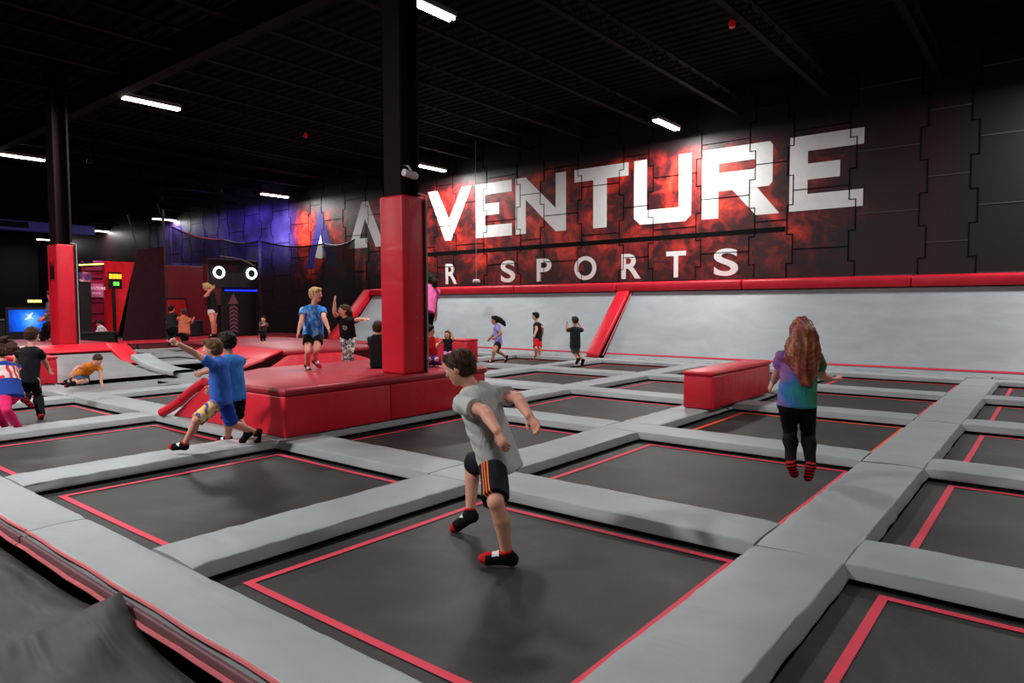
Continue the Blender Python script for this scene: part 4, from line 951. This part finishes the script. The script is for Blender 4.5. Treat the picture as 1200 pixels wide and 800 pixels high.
# security camera on the near column
o = thing('security_camera', 'small white security camera fixed on the black steel above the near red column', 'camera', (-6.40,5.95,3.13))
m = MB(); m.tube([(0,-.1,0),(0,.06,-.015),(0,.11,-.02)], [.045,.05,.04], 12); m.build('body', M('camera_white', (205,195,195), .4, .5), o, True)
m = MB(); m.tube([(0,.02,.04),(-.05,.02,.1),(-.14,.02,.12)], .012, 6); m.build('bracket', MATS['camera_white'], o)
o = thing('hanging_sensor', 'small white sensor hanging on a thin cable in front of the lettering', 'sensor', (-14.8,16.6,2.2))
m = MB(); m.tube([(-.14,0,.02),(-.1,0,.06),(.1,0,.06),(.14,0,.02)], [.03,.05,.05,.03], 10); m.build('housing', MATS['camera_white'], o, True)
m = MB(); m.tube([(0,0,.08),(0,0,4.5)], .008, 5); m.build('cable', MATS['pale_conduit'], o)
for (x, y) in ((-16.62,11.54),(-4.52,11.6)):
    o = thing('alarm_beacon', 'tiny red beacon under the dark ceiling, '+('left of the middle column' if x < -10 else 'right half of the ceiling'), 'beacon', (x,y,6.16))
    MB().tube([(0,0,0),(0,0,.07),(0,0,.12)], [.05,.06,.03], 12).build('lens', M('beacon_red', (190,30,30), .4, .5, emit=(200,20,20), es=.15), o, True)
    MB().tube([(0,0,.12),(0,0,.79)], .012, 8).build('stem', BLACK, o)

# ---------------------------------------------------------------- ceiling lights
TUBE = M('light_tube', (255,252,245), .4, .3, emit=(255,250,240), es=16)
lights = [(0.9,7.3),(-7.67,7.46),(-15.99,7.12),(-24.74,7.12),(-7.94,16.13),(-16.43,16.26),(-25.44,16.13),(-36.9,16.9),(-45.5,16.9),(-54.2,16.9),(0.9,16.0),(-36.9,7.1),(0.9,-1.8),(-7.8,-1.8),(-16.2,-1.8)]
names = ['over the near right of the court','beside the top of the middle column','nearest the camera on the left','at the far left edge','above the lettering on the mural wall','just right of the middle column','left of the middle column above the mural','above the dark machines','second farthest in the left distance','farthest in the left distance','over the right end of the angled wall','over the far left machines','behind the camera on the right','behind the camera','behind the camera on the left']
for (x, y), nm in zip(lights, names):
    o = thing('ceiling_light', 'bright white strip light under the black ceiling, '+nm, 'light', (x,y,6.0), 'strip lights')
    MB().box(-.11,.11,-.62,.62,.01,.09,.01).build('housing', M('fitting_grey', (120,120,120), .5, .3), o)
    m = MB(); m.tube([(-.05,-.6,-.01),(-.05,.6,-.01)], .028, 8); m.tube([(.05,-.6,-.01),(.05,.6,-.01)], .028, 8); m.build('tube', TUBE, o, True)
    for hy_ in (-.5,.5): MB().tube([(0,hy_,.09),(0,hy_,.95)], .006, 4).build('hanger', BLACK, o)
    ld = bpy.data.lights.new('strip_lamp', 'AREA'); ld.shape = 'RECTANGLE'; ld.size = .5; ld.size_y = 1.2
    ld.energy = (90 if (x > 0 and y > 5 and y < 9) else 160 if (x > 0 and y < 0) else 720 if y < 0 else 290) if x > -30 else 70; ld.color = (1,.985,.97)
    lo_ = bpy.data.objects.new('strip_lamp', ld); COL.objects.link(lo_); lo_.parent = o; lo_.location = (0,0,-.06)
def lamp(name, label, loc, target, energy, color, size=.4, spot=math.radians(80)):
    o = thing(name, label, 'light', loc)
    MB().tube([(0,0,.12),(0,0,0)], [.06,.09], 14).build('housing', BLACK, o, True)
    MB().tube([(0,0,.12),(0,0,6.95-loc[2])], .015, 8).build('hanger', BLACK, o)
    ld = bpy.data.lights.new('coloured_lamp', 'SPOT'); ld.energy = energy; ld.color = color; ld.spot_size = spot; ld.shadow_soft_size = size; ld.spot_blend = .8
    l_ = bpy.data.objects.new('coloured_lamp', ld); COL.objects.link(l_); l_.parent = o
    d = Vector(target)-Vector(loc); l_.rotation_euler = d.to_track_quat('-Z','Y').to_euler(); l_.location = d.normalized()*.12
lamp('stage_lamp', 'black stage lamp throwing violet light on the left part of the mural', (-27.5,12.5,5.6), (-29.5,17.4,4.6), 620, (.42,.30,1.0), .2, math.radians(95))
lamp('stage_lamp', 'black stage lamp throwing pink light on the left machines', (-22.0,8.0,5.6), (-26,9.5,1.5), 380, (1.0,.12,.35), .2)
lamp('stage_lamp', 'black stage lamp throwing red light on the low decks behind the court', (-24.0,13.0,5.6), (-24.5,12.5,0), 330, (1.0,.1,.1), .2, math.radians(100))
w = bpy.data.worlds.new('world'); bpy.context.scene.world = w; w.use_nodes = True
w.node_tree.nodes['Background'].inputs[0].default_value = (.8,.82,.9,1); w.node_tree.nodes['Background'].inputs[1].default_value = .02

# ---------------------------------------------------------------- far left: machines, nets, screens
BX = -26.0
DRED = M('dim_red_pad', (92,12,26), .5, .4); BRED = M('bright_red_panel', (205,20,34), .45, .4); PINK = M('pink_panel', (170,50,90), .5, .3)
# low red deck strip
o = thing('padded_deck', 'low dark red padded deck at the back behind the left court', 'platform', (-25.5,11,0))
MB().box(-1.2,2.1,-1.5,6.0,-.3,.24,.02).build('lower_step', DRED, o, True); MB().box(-1.2,2.12,-1.52,6.0,.245,.30,.02).build('top_pad', REDT, o, True)
for i in range(4): MB().box(2.1,2.115,-1.3+2.0*i,-1.3+2.0*i+.05,.05,.23).build('seam', BLACK, o)
# television
o = thing('television', 'large screen glowing blue with a white figure, at the far left', 'screen', (-26,7.5,.34))
MB().box(-.08,-.0,-.62,.62,-.02,1.12,.01).build('casing', BLACK, o)
t = NT('blue_screen'); d = t.dist(t.co(), (0,.05,.72)); nn = t.noise(3, 3, .5, 1)
cc = t.ramp(t.math('ADD', t.math('MULTIPLY', d, 1.2), t.math('MULTIPLY', nn, .35)), [(.15, (.12,.42,1)), (.55, (.0,.10,.75)), (.95, (.0,.02,.25))])
t.col((0,0,0)); t.l.new(cc, t.b.inputs['Emission Color']); t.b.inputs['Emission Strength'].default_value = 1.6; SCR = t.set(.3,.4)
m = MB(); m.box(0,.012,-.54,.52,.34,1.04); dsp = m.build('display', SCR, o)
m = MB()
for poly in ([(-.1,.93),(.0,.86),(.12,.95),(.05,.80)], [(0,.86),(.05,.80),(.17,.74),(.06,.78),(-.03,.74),(-.12,.72),(-.02,.80)]): m.prism(poly, 'x', .013, .016)
m.build('white_figure', M('screen_white', (240,250,255), .5, .2, emit=(235,245,255), es=1.2), dsp)
MB().box(-.06,-.02,-.1,.1,-.32,0).build('stand', BLACK, o)
# dark counter behind tv and small yellow light
o = thing('counter', 'low black counter at the far left behind the screen', 'counter', (-28.5,6.6,0))
MB().box(-.4,.4,-1.6,3.4,0,1.0,.02).build('body', BLACK, o); MB().box(-.45,.45,-1.65,3.45,1.0,1.06,.02).build('top', M('counter_grey', (60,62,66), .4, .4), o)
o = thing('sign_light', 'small yellow lit sign above the blue screen', 'sign', (-27.5,8.15,1.62))
MB().box(-.02,.02,-.22,.18,0,.09,.01).build('lit_face', M('yellow_glow', (230,225,120), .5, .2, emit=(225,220,110), es=1.4), o); MB().box(-.03,-.02,-.25,.22,-.03,.12).build('backing', BLACK, o)
# black tower machine
o = thing('arcade_tower', 'tall black machine tower behind the left red column', 'machine', (-26.3,9.18,.3))
MB().box(-.3,.25,-.16,.2,0,2.3,.02).build('cabinet', BLACK, o)
t = NT('poster_bits'); nn = t.noise(9, 3); t.col(t.ramp(nn, [(.4, lin((60,50,110))), (.55, lin((150,60,80))), (.65, lin((200,190,190)))])); PB = t.set(.5,.3)
MB().box(.26,.28,-.16,.2,2.02,2.34).build('topper', PB, o)
# pink ladder frame
o = thing('climbing_frame', 'pink and red climbing frame with white lettered sign, left of the scoreboard', 'frame', (-26.6,9.65,.25))
m = MB(); m.box(-.05,0,-.32,.32,0,2.6); m.build('back_panel', M('rose_panel', (150,32,66), .5, .3), o)
m = MB()
for z in (.3,.62,.95,1.35,1.5,1.95,2.2,2.45): m.box(.0,.03,-.34,.34,z,z+.035)
m.build('rungs', BLACK, o)
m = MB(); m.box(.0,.05,-.36,-.3,0,2.8); m.box(0,.05,.3,.36,0,2.8); m.build('rails', M('rail_red', (150,22,50), .5, .3), o)
m = MB(); m.box(.03,.05,-.33,.33,1.55,2.02); s_ = m.build('sign_board', M('sign_pink', (196,110,150), .5, .3, emit=(190,90,140), es=.1), o)
tx = text_mesh('ADVENTURE', 0, 0, .13, 'sign_lettering', M('sign_white', (235,215,225), .5, .3, emit=(230,205,215), es=.3), s_, 0, .003, 1, (PI/2,0,PI/2), 'CENTER'); tx.location = (.056,0,1.82)
tx = text_mesh('AIR SPORTS', 0, 0, .08, 'sign_lettering', MATS['sign_white'], s_, 0, .002, 1, (PI/2,0,PI/2), 'CENTER'); tx.location = (.056,0,1.66)
o = thing('neon_strip', 'yellow light strip above the climbing frame at the far left', 'light', (-26.4,9.55,2.9))
MB().tube([(0,-.4,0),(0,.38,.07)], .022, 6).build('tube', M('warm_glow', (255,225,110), .4, .2, emit=(255,215,90), es=5), o); MB().box(-.05,-.03,-.42,.4,-.03,.1).build('mount', BLACK, o)
# scoreboard on its post
o = thing('scoreboard', 'black scoreboard with orange and green digits on a black post', 'scoreboard', (-25.6,10.0,.3))
cs_ = MB().box(-.06,.0,-.24,.2,1.78,2.36,.01).build('casing', BLACK, o)
ORG = M('orange_glow', (255,150,40), .5, .2, emit=(255,140,30), es=3); GRN = M('green_glow', (90,240,60), .5, .2, emit=(80,240,50), es=2.5)
m = MB()
for i, (ya, yb) in enumerate(((-.21,-.12),(-.10,-.01),(.01,.08),(.10,.18))): m.box(.001,.01,ya,yb,2.13,2.29)
m.build('orange_digits', ORG, cs_)
m = MB(); m.box(.001,.01,-.08,-.0,1.9,2.02); m.box(.001,.01,.02,.10,1.9,2.02); m.build('green_digits', GRN, cs_)
MB().box(-.09,-.01,-.12,-.02,0,1.78,.01).build('post', BLACK, o)
o = thing('padded_wall_panel', 'bright red slanted padded panel between the scoreboard and the black net', 'panel', (-26.9,10.4,.25))
m = MB(); m.prism([(-.45,0),(.05,0),(.75,2.85),(-.45,2.85)], 'x', -.06, .06, bev=.02); m.build('panel', BRED, o)
m = MB(); m.box(-.05,.09,-.62,-.35,2.2,2.85); m.build('pink_header', M('magenta_panel', (176,60,130), .5, .3, emit=(160,40,110), es=.15), o)
# black table with white bundle
o = thing('low_table', 'low black table behind the left platform', 'table', (-23.7,8.7,0))
MB().box(-.35,.35,-.75,.45,.62,.68,.01).build('top', BLACK, o)
for a in (-.3,.3):
    for b in (-.68,.38): MB().box(a-.03,a+.03,b-.03,b+.03,.0,.62).build('leg', BLACK, o)
MB().box(-.33,.33,-.73,.43,.3,.61).build('skirt', BLACK, o)
# red wall with arch door
o = thing('padded_enclosure', 'dark red padded enclosure wall with a brighter red hatch, behind the net', 'wall', (-26.9,12.9,.3))
MB().box(-.06,.06,-1.4,1.6,0,2.75,.02).build('wall_pad', DRED, o)
m = MB(); m.prism([(-1.0,.05),(.3,.05),(.12,1.5),(-.95,1.5)], 'x', .07, .1); m.build('hatch_frame', BLACK, o)
m = MB(); m.prism([(-.93,.55),(.2,.55),(.05,1.42),(-.87,1.42)], 'x', .1, .13); m.build('hatch', M('hatch_red', (150,14,24), .5, .3), o)
MB().box(.0,.9,-.45,.35,.02,.62,.02).build('seat_box', BLACK, o)
# ring-light machine
o = thing('ring_game', 'black game wall with two glowing white rings and an arrow panel', 'machine', (-24.9,13.9,.3))
MB().box(-.3,0,-.5,1.05,0,1.72,.02).build('lower_cabinet', BLACK, o)
MB().box(-.35,.0,-.95,1.1,1.85,2.95,.05).build('head', M('head_black', (20,17,20), .5, .4), o)
MB().box(-.36,-.02,-.98,-.42,1.2,2.96,.03).build('red_side', M('side_maroon', (84,16,30), .5, .4), o)
RING = M('ring_glow', (240,255,250), .4, .2, emit=(235,255,248), es=5)
for y in (-.55,.78):
    m = MB(); m.disc((.01,y,2.44), (1,0,0), .155, .225, 32, thick=.03); rg_ = m.build('ring_light', RING, o)
    m = MB(); m.disc((.005,y,2.44), (1,0,0), 0, .15, 24, thick=.01); m.build('ring_centre', M('ring_green', (14,34,26), .4, .5), rg_)
MB().tube([(.03,-.35,1.77),(.03,1.0,1.77)], .028, 8).build('blue_light_bar', M('blue_glow', (30,50,230), .4, .2, emit=(20,40,255), es=2.2), o)
ARW = M('arrow_mauve', (120,74,88), .6, .3)
m = MB(); m.prism([(-.22,1.25),(.22,1.25),(0,1.68)], 'x', .004, .012)
for i in range(7):
    z = .12+.15*i; m.prism([(-.17,z),(0,z+.10),(.17,z),(.17,z+.09),(0,z+.19),(-.17,z+.09)][:3]+[(.17,z+.09),(0,z+.19),(-.17,z+.09)], 'x', .004, .012)
m.build('arrow_print', ARW, o)
m = MB(); m.prism([(-.25,2.62),(-.12,2.76),(.0,2.7),(.12,2.76),(.25,2.62),(0,2.42)], 'x', .002, .01); m.build('crest', M('crest_grey', (44,40,46), .5, .3), o)
MB().tube([(.0,1.0,0.0),(.0,1.0,1.7)], .02, 6).build('rail', STEEL, o)
m = MB(); m.tube([(0,-.5,3.05),(0.0,.3,2.98),(0,.95,2.75)], .03, 6); m.build('top_lamp', M('dim_white', (150,150,155), .5, .3), o)
# nets
t = NT('net_black')
t.col((.01,.009,.01)); tr = t.n.new('ShaderNodeBsdfTransparent'); mx_ = t.n.new('ShaderNodeMixShader'); out = t.n['Material Output']
ch = t.n.new('ShaderNodeTexBrick'); t.l.new(t.mapping((1,1,1)), ch.inputs['Vector'])
mx_.inputs[0].default_value = .72
for l in list(t.l):
    if l.to_node == out: t.l.remove(l)
t.l.new(tr.outputs[0], mx_.inputs[1]); t.l.new(t.b.outputs[0], mx_.inputs[2]); t.l.new(mx_.outputs[0], out.inputs[0])
t.n.remove(ch); NET = t.set(.9,.05)
def net(name, label, pts, zbot, dense=1):
    """pts: list of (x, y, ztop) posts; rope sags between them, net hangs below to zbot"""
    o = thing(name, label, 'net', (pts[0][0],pts[0][1],0)); bx, by = pts[0][0], pts[0][1]
    rope = []; 
    for i in range(len(pts)-1):
        a, b = Vector(pts[i]), Vector(pts[i+1]); n = 14
        for k in range(n+(i == len(pts)-2)):
            t_ = k/n; p = a.lerp(b, t_); p.z -= .28*math.sin(PI*t_)*min(1,(b-a).length/4); rope.append(p-Vector((bx,by,0)))
    MB().tube(rope, .03, 5).build('top_rope', BLACK, o)
    v = []; f = []
    for p in rope: v += [(p.x,p.y,zbot),(p.x,p.y,p.z)]
    for i in range(len(rope)-1): f.append((2*i,2*i+2,2*i+3,2*i+1))
    mesh_obj('mesh', v, f, NET, o)
    return o
net('safety_net', 'black net hanging in front of the mural to the left of the middle column', [(-24.2,14.7,3.95),(-23.2,16.9,3.95),(-21.3,16.9,4.0),(-21.0,15.2,3.6)], .3)
net('safety_net', 'black net sagging from its pole above the ring machine', [(-24.6,11.5,4.25),(-24.2,13.2,3.9),(-24.2,14.6,3.95)], 3.0)
o = thing('net_tower', 'tall dark net panel beside the red slanted wall', 'net', (-25.1,10.7,.3))
m = MB(); m.prism([(-.75,0),(.75,0),(.75,3.3),(-.2,3.12)], 'x', -.02, .02); m.build('mesh', M('net_dense', (46,30,36), .9, .1), o)
m = MB(); m.tube([(0,.75,0),(0,.75,4.6)], .035, 8); m.tube([(0,-.15,3.1),(0,-.45,4.3)], .02, 6); m.tube([(0,.75,4.1),(0,.55,4.8)], .015, 5); m.build('pole', STEEL, o)
# clerestory strip: bluish daylight painted on a long box as faint violet emission
o = thing('clerestory_strip', 'long violet-grey clerestory strip with painted glow, high under the ceiling at the far left', 'clerestory_strip', (-40,9,5.2))
MB().box(-.3,.3,-.2,5.6,0,.45,.03).build('body', M('clerestory_glow', (84,78,150), .5, .4, emit=(70,60,150), es=.12), o)
MB().box(.3,.33,1.2,2.6,.1,.4).build('dark_panel', BLACK, o)
# ---------------------------------------------------------------- the people
HB = hairmat('hair_brown', (38,24,18), (78,52,38)); HD = hairmat('hair_dark', (14,10,9), (38,27,23)); HL = hairmat('hair_blond', (150,108,66), (216,178,126))
HLB = hairmat('hair_light_brown', (66,44,30), (124,88,60))
t = NT('hair_auburn_pink'); n = t.noise(26, 3, .6, .3, t.mapping((1,1,.15))); n2 = t.noise(4, 2)
cc = t.ramp(n, [(.3, lin((92,42,32))), (.5, lin((140,70,50))), (.7, lin((186,122,84)))])
t.col(t.mix(t.math('MULTIPLY', t.ramp01(n2, .5, .62), .45), cc, lin((160,66,84)))); t.bump(n, .9, .01); HA = t.set(.45,.35)
GREYT = cloth('grey_marl_shirt', (188,190,188), .04); NAVY = cloth('navy_shorts', (22,24,36)); BLUE = cloth('royal_blue_shirt', (54,98,190), .06); BLUE2 = cloth('mid_blue_shirt', (62,130,208), .06)
BLK = cloth('black_shirt', (22,21,25)); BLK2 = cloth('black_trousers', (11,10,12)); ORS = cloth('orange_shirt', (232,128,36)); DEN = cloth('denim_shorts', (62,84,112), .3)
PNK = cloth('pink_shirt', (236,104,170)); REDS = cloth('red_shirt', (196,34,30)); LAV = cloth('lavender_shirt', (150,146,220)); RSH = cloth('red_shorts', (196,22,30)); GSH = cloth('grey_shorts', (120,122,126))
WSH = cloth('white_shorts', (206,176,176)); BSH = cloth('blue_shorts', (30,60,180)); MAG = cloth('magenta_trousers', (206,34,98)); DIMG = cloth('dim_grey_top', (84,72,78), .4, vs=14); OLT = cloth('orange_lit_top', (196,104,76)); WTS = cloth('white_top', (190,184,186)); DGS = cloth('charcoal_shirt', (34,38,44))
# tie-dye shirts
def td(stops, sc):
    def f(t):
        n = t.noise(sc, 4, .6, 1.5); t.col(t.ramp(n, [(p, lin(c)) for p, c in stops]))
    return f
TD_B = multi('tie_dye_blue', td([(.34,(26,88,184)),(.5,(58,134,214)),(.62,(140,190,232)),(.7,(60,130,210))], 7))
def tdg(t):
    s = t.n.new('ShaderNodeSeparateXYZ'); t.l.new(t.co(), s.inputs[0])
    n = t.noise(3, 3, .5, 1); a = t.math('ADD', t.dot(t.co(), (.78*3,.62*3,0)), t.math('MULTIPLY', t.math('SUBTRACT', n, .5), 1.6))
    t.col(t.ramp(t.math('ADD', a, .5), [(.05, lin((150,100,160))), (.28, lin((60,118,186))), (.5, lin((60,150,160))), (.7, lin((58,150,120))), (.95, lin((70,118,80)))]))
TD_G = multi('tie_dye_green_blue', tdg)
def cow(t):
    n = t.noise(24, 2, .5, .8); t.col(t.ramp(n, [(.44, lin((210,204,198))), (.48, lin((60,50,54))), (.56, lin((40,36,38))), (.6, lin((190,180,176))), (.66, lin((150,50,60)))]))
COWP = multi('patterned_trousers', cow)
def child_by(root, name):
    return [o for o in bpy.data.objects if o.parent == root and o.name.split('.')[0] == name]
def stripes(root, name, base, colr, axis, off, k, lateral, lmin, width, gap, matname):
    t = NT(matname); oc = t.co(); u = t.math('SUBTRACT', t.dot(oc, axis), off)
    m = None
    for i in range(k):
        c0 = (i-(k-1)/2)*gap
        a = t.math('LESS_THAN', t.math('ABSOLUTE', t.math('SUBTRACT', u, c0)), width/2)
        m = a if m is None else t.math('MAXIMUM', m, a)
    m = t.math('MULTIPLY', m, t.math('GREATER_THAN', t.dot(oc, lateral[0]), lateral[1]))
    t.col(t.mix(m, lin(base), lin(colr))); t.bump(t.noise(14, 3, .5, 1.2), .4, .02); mt = t.set(.8, .2)
    for o in child_by(root, name): o.data.materials[0] = mt
def decal(root, name, base, p, rad, colr, matname):
    t = NT(matname); oc = t.co(); d = t.dist(oc, tuple(p)); n = t.noise(60, 2)
    m = t.math('MULTIPLY', t.math('LESS_THAN', d, rad), t.ramp01(n, .42, .55))
    t.col(t.mix(m, lin(base), lin(colr))); t.bump(t.noise(14, 3, .5, 1.2), .4, .02); mt = t.set(.85, .2)
    for o in child_by(root, name): o.data.materials[0] = mt
T3 = lambda v: tuple(float(x) for x in v)

# 1 boy in grey
r, J, K = person('boy_grey', 'boy in pale grey T-shirt and orange-striped navy shorts on the nearest trampoline', 'short', HB, GREYT, NAVY, h=.0062, leg=.92, hand=('relaxed','relaxed'), loose=1.5, hem=.10, sleeve=.62)
d = unit(J['lkn']-J['lh']); ax = unit(np.cross(d, -K['rh'])); 
stripes(r, 'shorts', (20,22,32), (242,120,40), T3(ax), float(np.dot(ax, (J['lh']+J['lkn'])/2)), 3, (T3(-K['rh']), float(np.dot(-K['rh'], J['lh']))+.02), 0, .009, .02, 'navy_orange_stripes')
# 2 girl
r, J, K = person('girl_tiedye', 'girl with long auburn hair, tie-dye T-shirt and black leggings, jumping at the right', 'long', HA, TD_G, BLK2, h=.0068, leg=2, hem=.05, sock='striped', loose=1.1, eyes=True,
  long_hair=[([(0,-.04,.06),(0,-.085,-.04),(0,-.10,-.14),(-.005,-.10,-.26),(0,-.10,-.36)], [.078,.10,.11,.095,.055]), ([(-.05,-.02,.02),(-.085,-.04,-.10),(-.10,-.07,-.2),(-.06,-.09,-.30)], [.03,.05,.05,.03]), ([(.05,-.02,.02),(.085,-.05,-.10),(.085,-.08,-.2),(.05,-.1,-.33)], [.03,.045,.045,.02]), ([(0.02,-.1,-.3),(.03,-.11,-.4)], [.03,.012]), ([(-.03,-.1,-.3),(-.035,-.1,-.39)], [.03,.012])])
# 3 pointing boy
r, J, K = person('boy_point', 'boy in blue T-shirt and yellow-flamed blue shorts, striding and pointing ahead', 'short', HLB, BLUE, BSH, h=.0078, leg=.95, hand=('relaxed','point'), loose=1.15)
t = NT('flame_shorts'); oc = t.co(); n = t.noise(16, 4, .6, 1.5, t.mapping((1,1,.6)))
cpt = (J['lh']*.35+J['lkn']*.65); dd = t.dist(oc, T3(cpt))
lat = T3(-K['rh']); m_ = t.math('MULTIPLY', t.ramp01(dd, .17, .10), t.math('GREATER_THAN', t.dot(oc, lat), float(np.dot(-K['rh'], J['lh']))-.02))
m_ = t.math('MULTIPLY', m_, t.ramp01(n, .44, .5))
fl = t.ramp(n, [(.48, lin((220,160,40))), (.56, lin((250,205,80))), (.66, lin((220,214,205)))])
t.col(t.mix(m_, lin((28,66,176)), fl)); mt_ = t.set(.7,.3)
for o in child_by(r, 'shorts'): o.data.materials[0] = mt_
# 4
person('boy_behind', 'dark-haired boy in blue T-shirt and black shorts beside the pointing boy', 'short', HD, BLUE2, BLK2, h=.009, leg=.85, skin=SKIN2)
# 5
r, J, K = person('boy_black', 'boy in black T-shirt and black trousers with a white side stripe, back turned', 'short', HB, BLK, BLK2, h=.009, leg=3, sock='striped')
d = unit(J['rkn']-J['rh']); ax = unit(np.cross(d, K['rh']))
stripes(r, 'trousers', (18,17,20), (205,200,200), T3(ax), float(np.dot(ax, (J['rh']+J['rkn'])/2)), 1, (T3(K['rh']), float(np.dot(K['rh'], J['rh']))+.02), 0, .02, .03, 'black_white_stripe')
# 6
r, J, K = person('girl_pink', 'girl in magenta trousers and blue T-shirt with striped print, hair flying', 'short', HB, BLUE, MAG, h=.009, leg=2, sock=None, eyes=False,
  long_hair=[([(0,-.05,.05),(.03,-.14,.06),(.02,-.24,.04)], [.06,.05,.015]), ([(0,-.05,.0),(.0,-.15,-.03),(.02,-.26,-.06)], [.07,.05,.015]), ([(0,-.05,.05),(-.03,-.13,.12),(-.02,-.2,.15)], [.05,.035,.01]), ([(0,-.06,.02),(0,-.18,.01),(0,-.29,-.01)], [.06,.04,.012])])
t = NT('striped_print'); oc = t.co(); mid = (J['pel']*.4+J['nk']*.6)
u = t.math('SUBTRACT', t.dot(oc, T3(K['up'])), float(np.dot(K['up'], mid)))
m_ = t.math('LESS_THAN', t.math('ABSOLUTE', u), .085); sv = t.math('GREATER_THAN', t.math('SINE', t.math('MULTIPLY', t.dot(oc, T3(K['ft']*.8+K['rs']*.6)), 150)), .0)
t.col(t.mix(m_, lin((36,66,150)), t.mix(sv, lin((214,50,60)), lin((225,205,205))))); mt_ = t.set(.8,.2)
for o in child_by(r, 'shirt'): o.data.materials[0] = mt_
# 7
person('boy_orange', 'child in orange T-shirt and denim shorts crouching at the foot of the ramp', 'short', HB, ORS, DEN, h=.009, leg=.9, hand='open', sock='black')
# 8
person('boy_blond', 'blond boy in blue tie-dye T-shirt standing on the big red platform', 'short', HL, TD_B, BLK2, h=.009, leg=.55, loose=1.3, hem=.09)
# 9
r, J, K = person('girl_wave', 'girl in black T-shirt and patterned black and white trousers, one arm raised', 'long', HB, BLK, COWP, h=.010, leg=3, skin=SKIN, hand='open',
  long_hair=[([(0,-.05,.05),(0,-.09,-.05),(0.01,-.10,-.14),(.0,-.09,-.2)], [.06,.07,.06,.03])])
decal(r, 'shirt', (22,21,25), J['nk']*.62+J['pel']*.38+K['ft']*.11, .05, (170,172,172), 'black_shirt_round_print')
# 10
person('boy_sit', 'boy in black T-shirt sitting on the big platform left of the column', 'short', HB, BLK, BLK2, h=.010, leg=.8, skin=SKIN, hand='open', sock='black')
# 11
person('girl_pinkshirt', 'girl in a pink T-shirt with a blond ponytail in mid-jump behind the near column', 'short', HD, PNK, BLK2, h=.011, leg=2, eyes=False,
  long_hair=[([(0,-.07,.02),(.02,-.12,-.04),(.03,-.12,-.12)], [.045,.05,.03])])
# 12
person('kid_red', 'child in a red T-shirt and blue shorts sitting just right of the near column', 'short', HD, REDS, BSH, h=.010, leg=.9)
# 13
r, J, K = person('girl_small', 'very small girl in black top and pink shorts with raised arms', 'short', HLB, BLK, cloth('pale_pink_shorts', (226,130,190)), h=.0095, leg=.6, sock='white',
  long_hair=[([(0,-.04,.03),(-.06,-.05,-.06),(-.06,-.04,-.13)], [.05,.04,.02]), ([(0,-.04,.03),(.06,-.05,-.06),(.06,-.04,-.13)], [.05,.04,.02])])
# 14
person('girl_lav', 'girl in a lavender T-shirt and black shorts running left in front of the angled wall', 'short', HD, LAV, BLK2, h=.012, leg=.45, skin=SKIN2, eyes=False,
  long_hair=[([(0,-.06,.03),(0,-.13,-.01),(0,-.2,-.08),(0,-.24,-.15)], [.06,.065,.055,.03])])
# 15
person('boy_redshorts', 'boy in a black T-shirt and red shorts standing in front of the angled wall', 'short', HD, BLK, RSH, h=.012, leg=.9, eyes=False)
# 16
person('boy_headhands', 'boy in a charcoal T-shirt and grey shorts with both hands raised to his head', 'short', HB, DGS, GSH, h=.012, leg=.85, skin=SKIN2, eyes=False, loose=1.3, hem=.12)
# 17
person('girl_cheer', 'blond person in black top and white shorts, hands raised behind the head', 'short', HL, BLK, WSH, h=.012, leg=.35, skin=SKINR, eyes=False, sleeve=.0, sock='black',
  long_hair=[([(0,-.07,.02),(0,-.11,.0),(0,-.13,-.05)], [.04,.045,.03])])
# far figures
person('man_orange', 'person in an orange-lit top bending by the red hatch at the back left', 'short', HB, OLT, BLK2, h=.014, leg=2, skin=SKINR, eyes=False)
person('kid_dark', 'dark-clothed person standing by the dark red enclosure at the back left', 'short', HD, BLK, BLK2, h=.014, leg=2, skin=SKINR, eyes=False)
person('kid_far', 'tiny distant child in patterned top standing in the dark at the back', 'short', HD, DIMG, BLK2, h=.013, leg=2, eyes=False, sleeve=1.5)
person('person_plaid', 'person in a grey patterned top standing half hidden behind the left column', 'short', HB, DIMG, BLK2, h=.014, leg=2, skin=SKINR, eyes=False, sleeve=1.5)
person('person_white', 'person in a white top bowed over the low black table at the far left', 'short', HD, WTS, BLK2, h=.014, leg=2, skin=SKINR, eyes=False, sleeve=1.5)
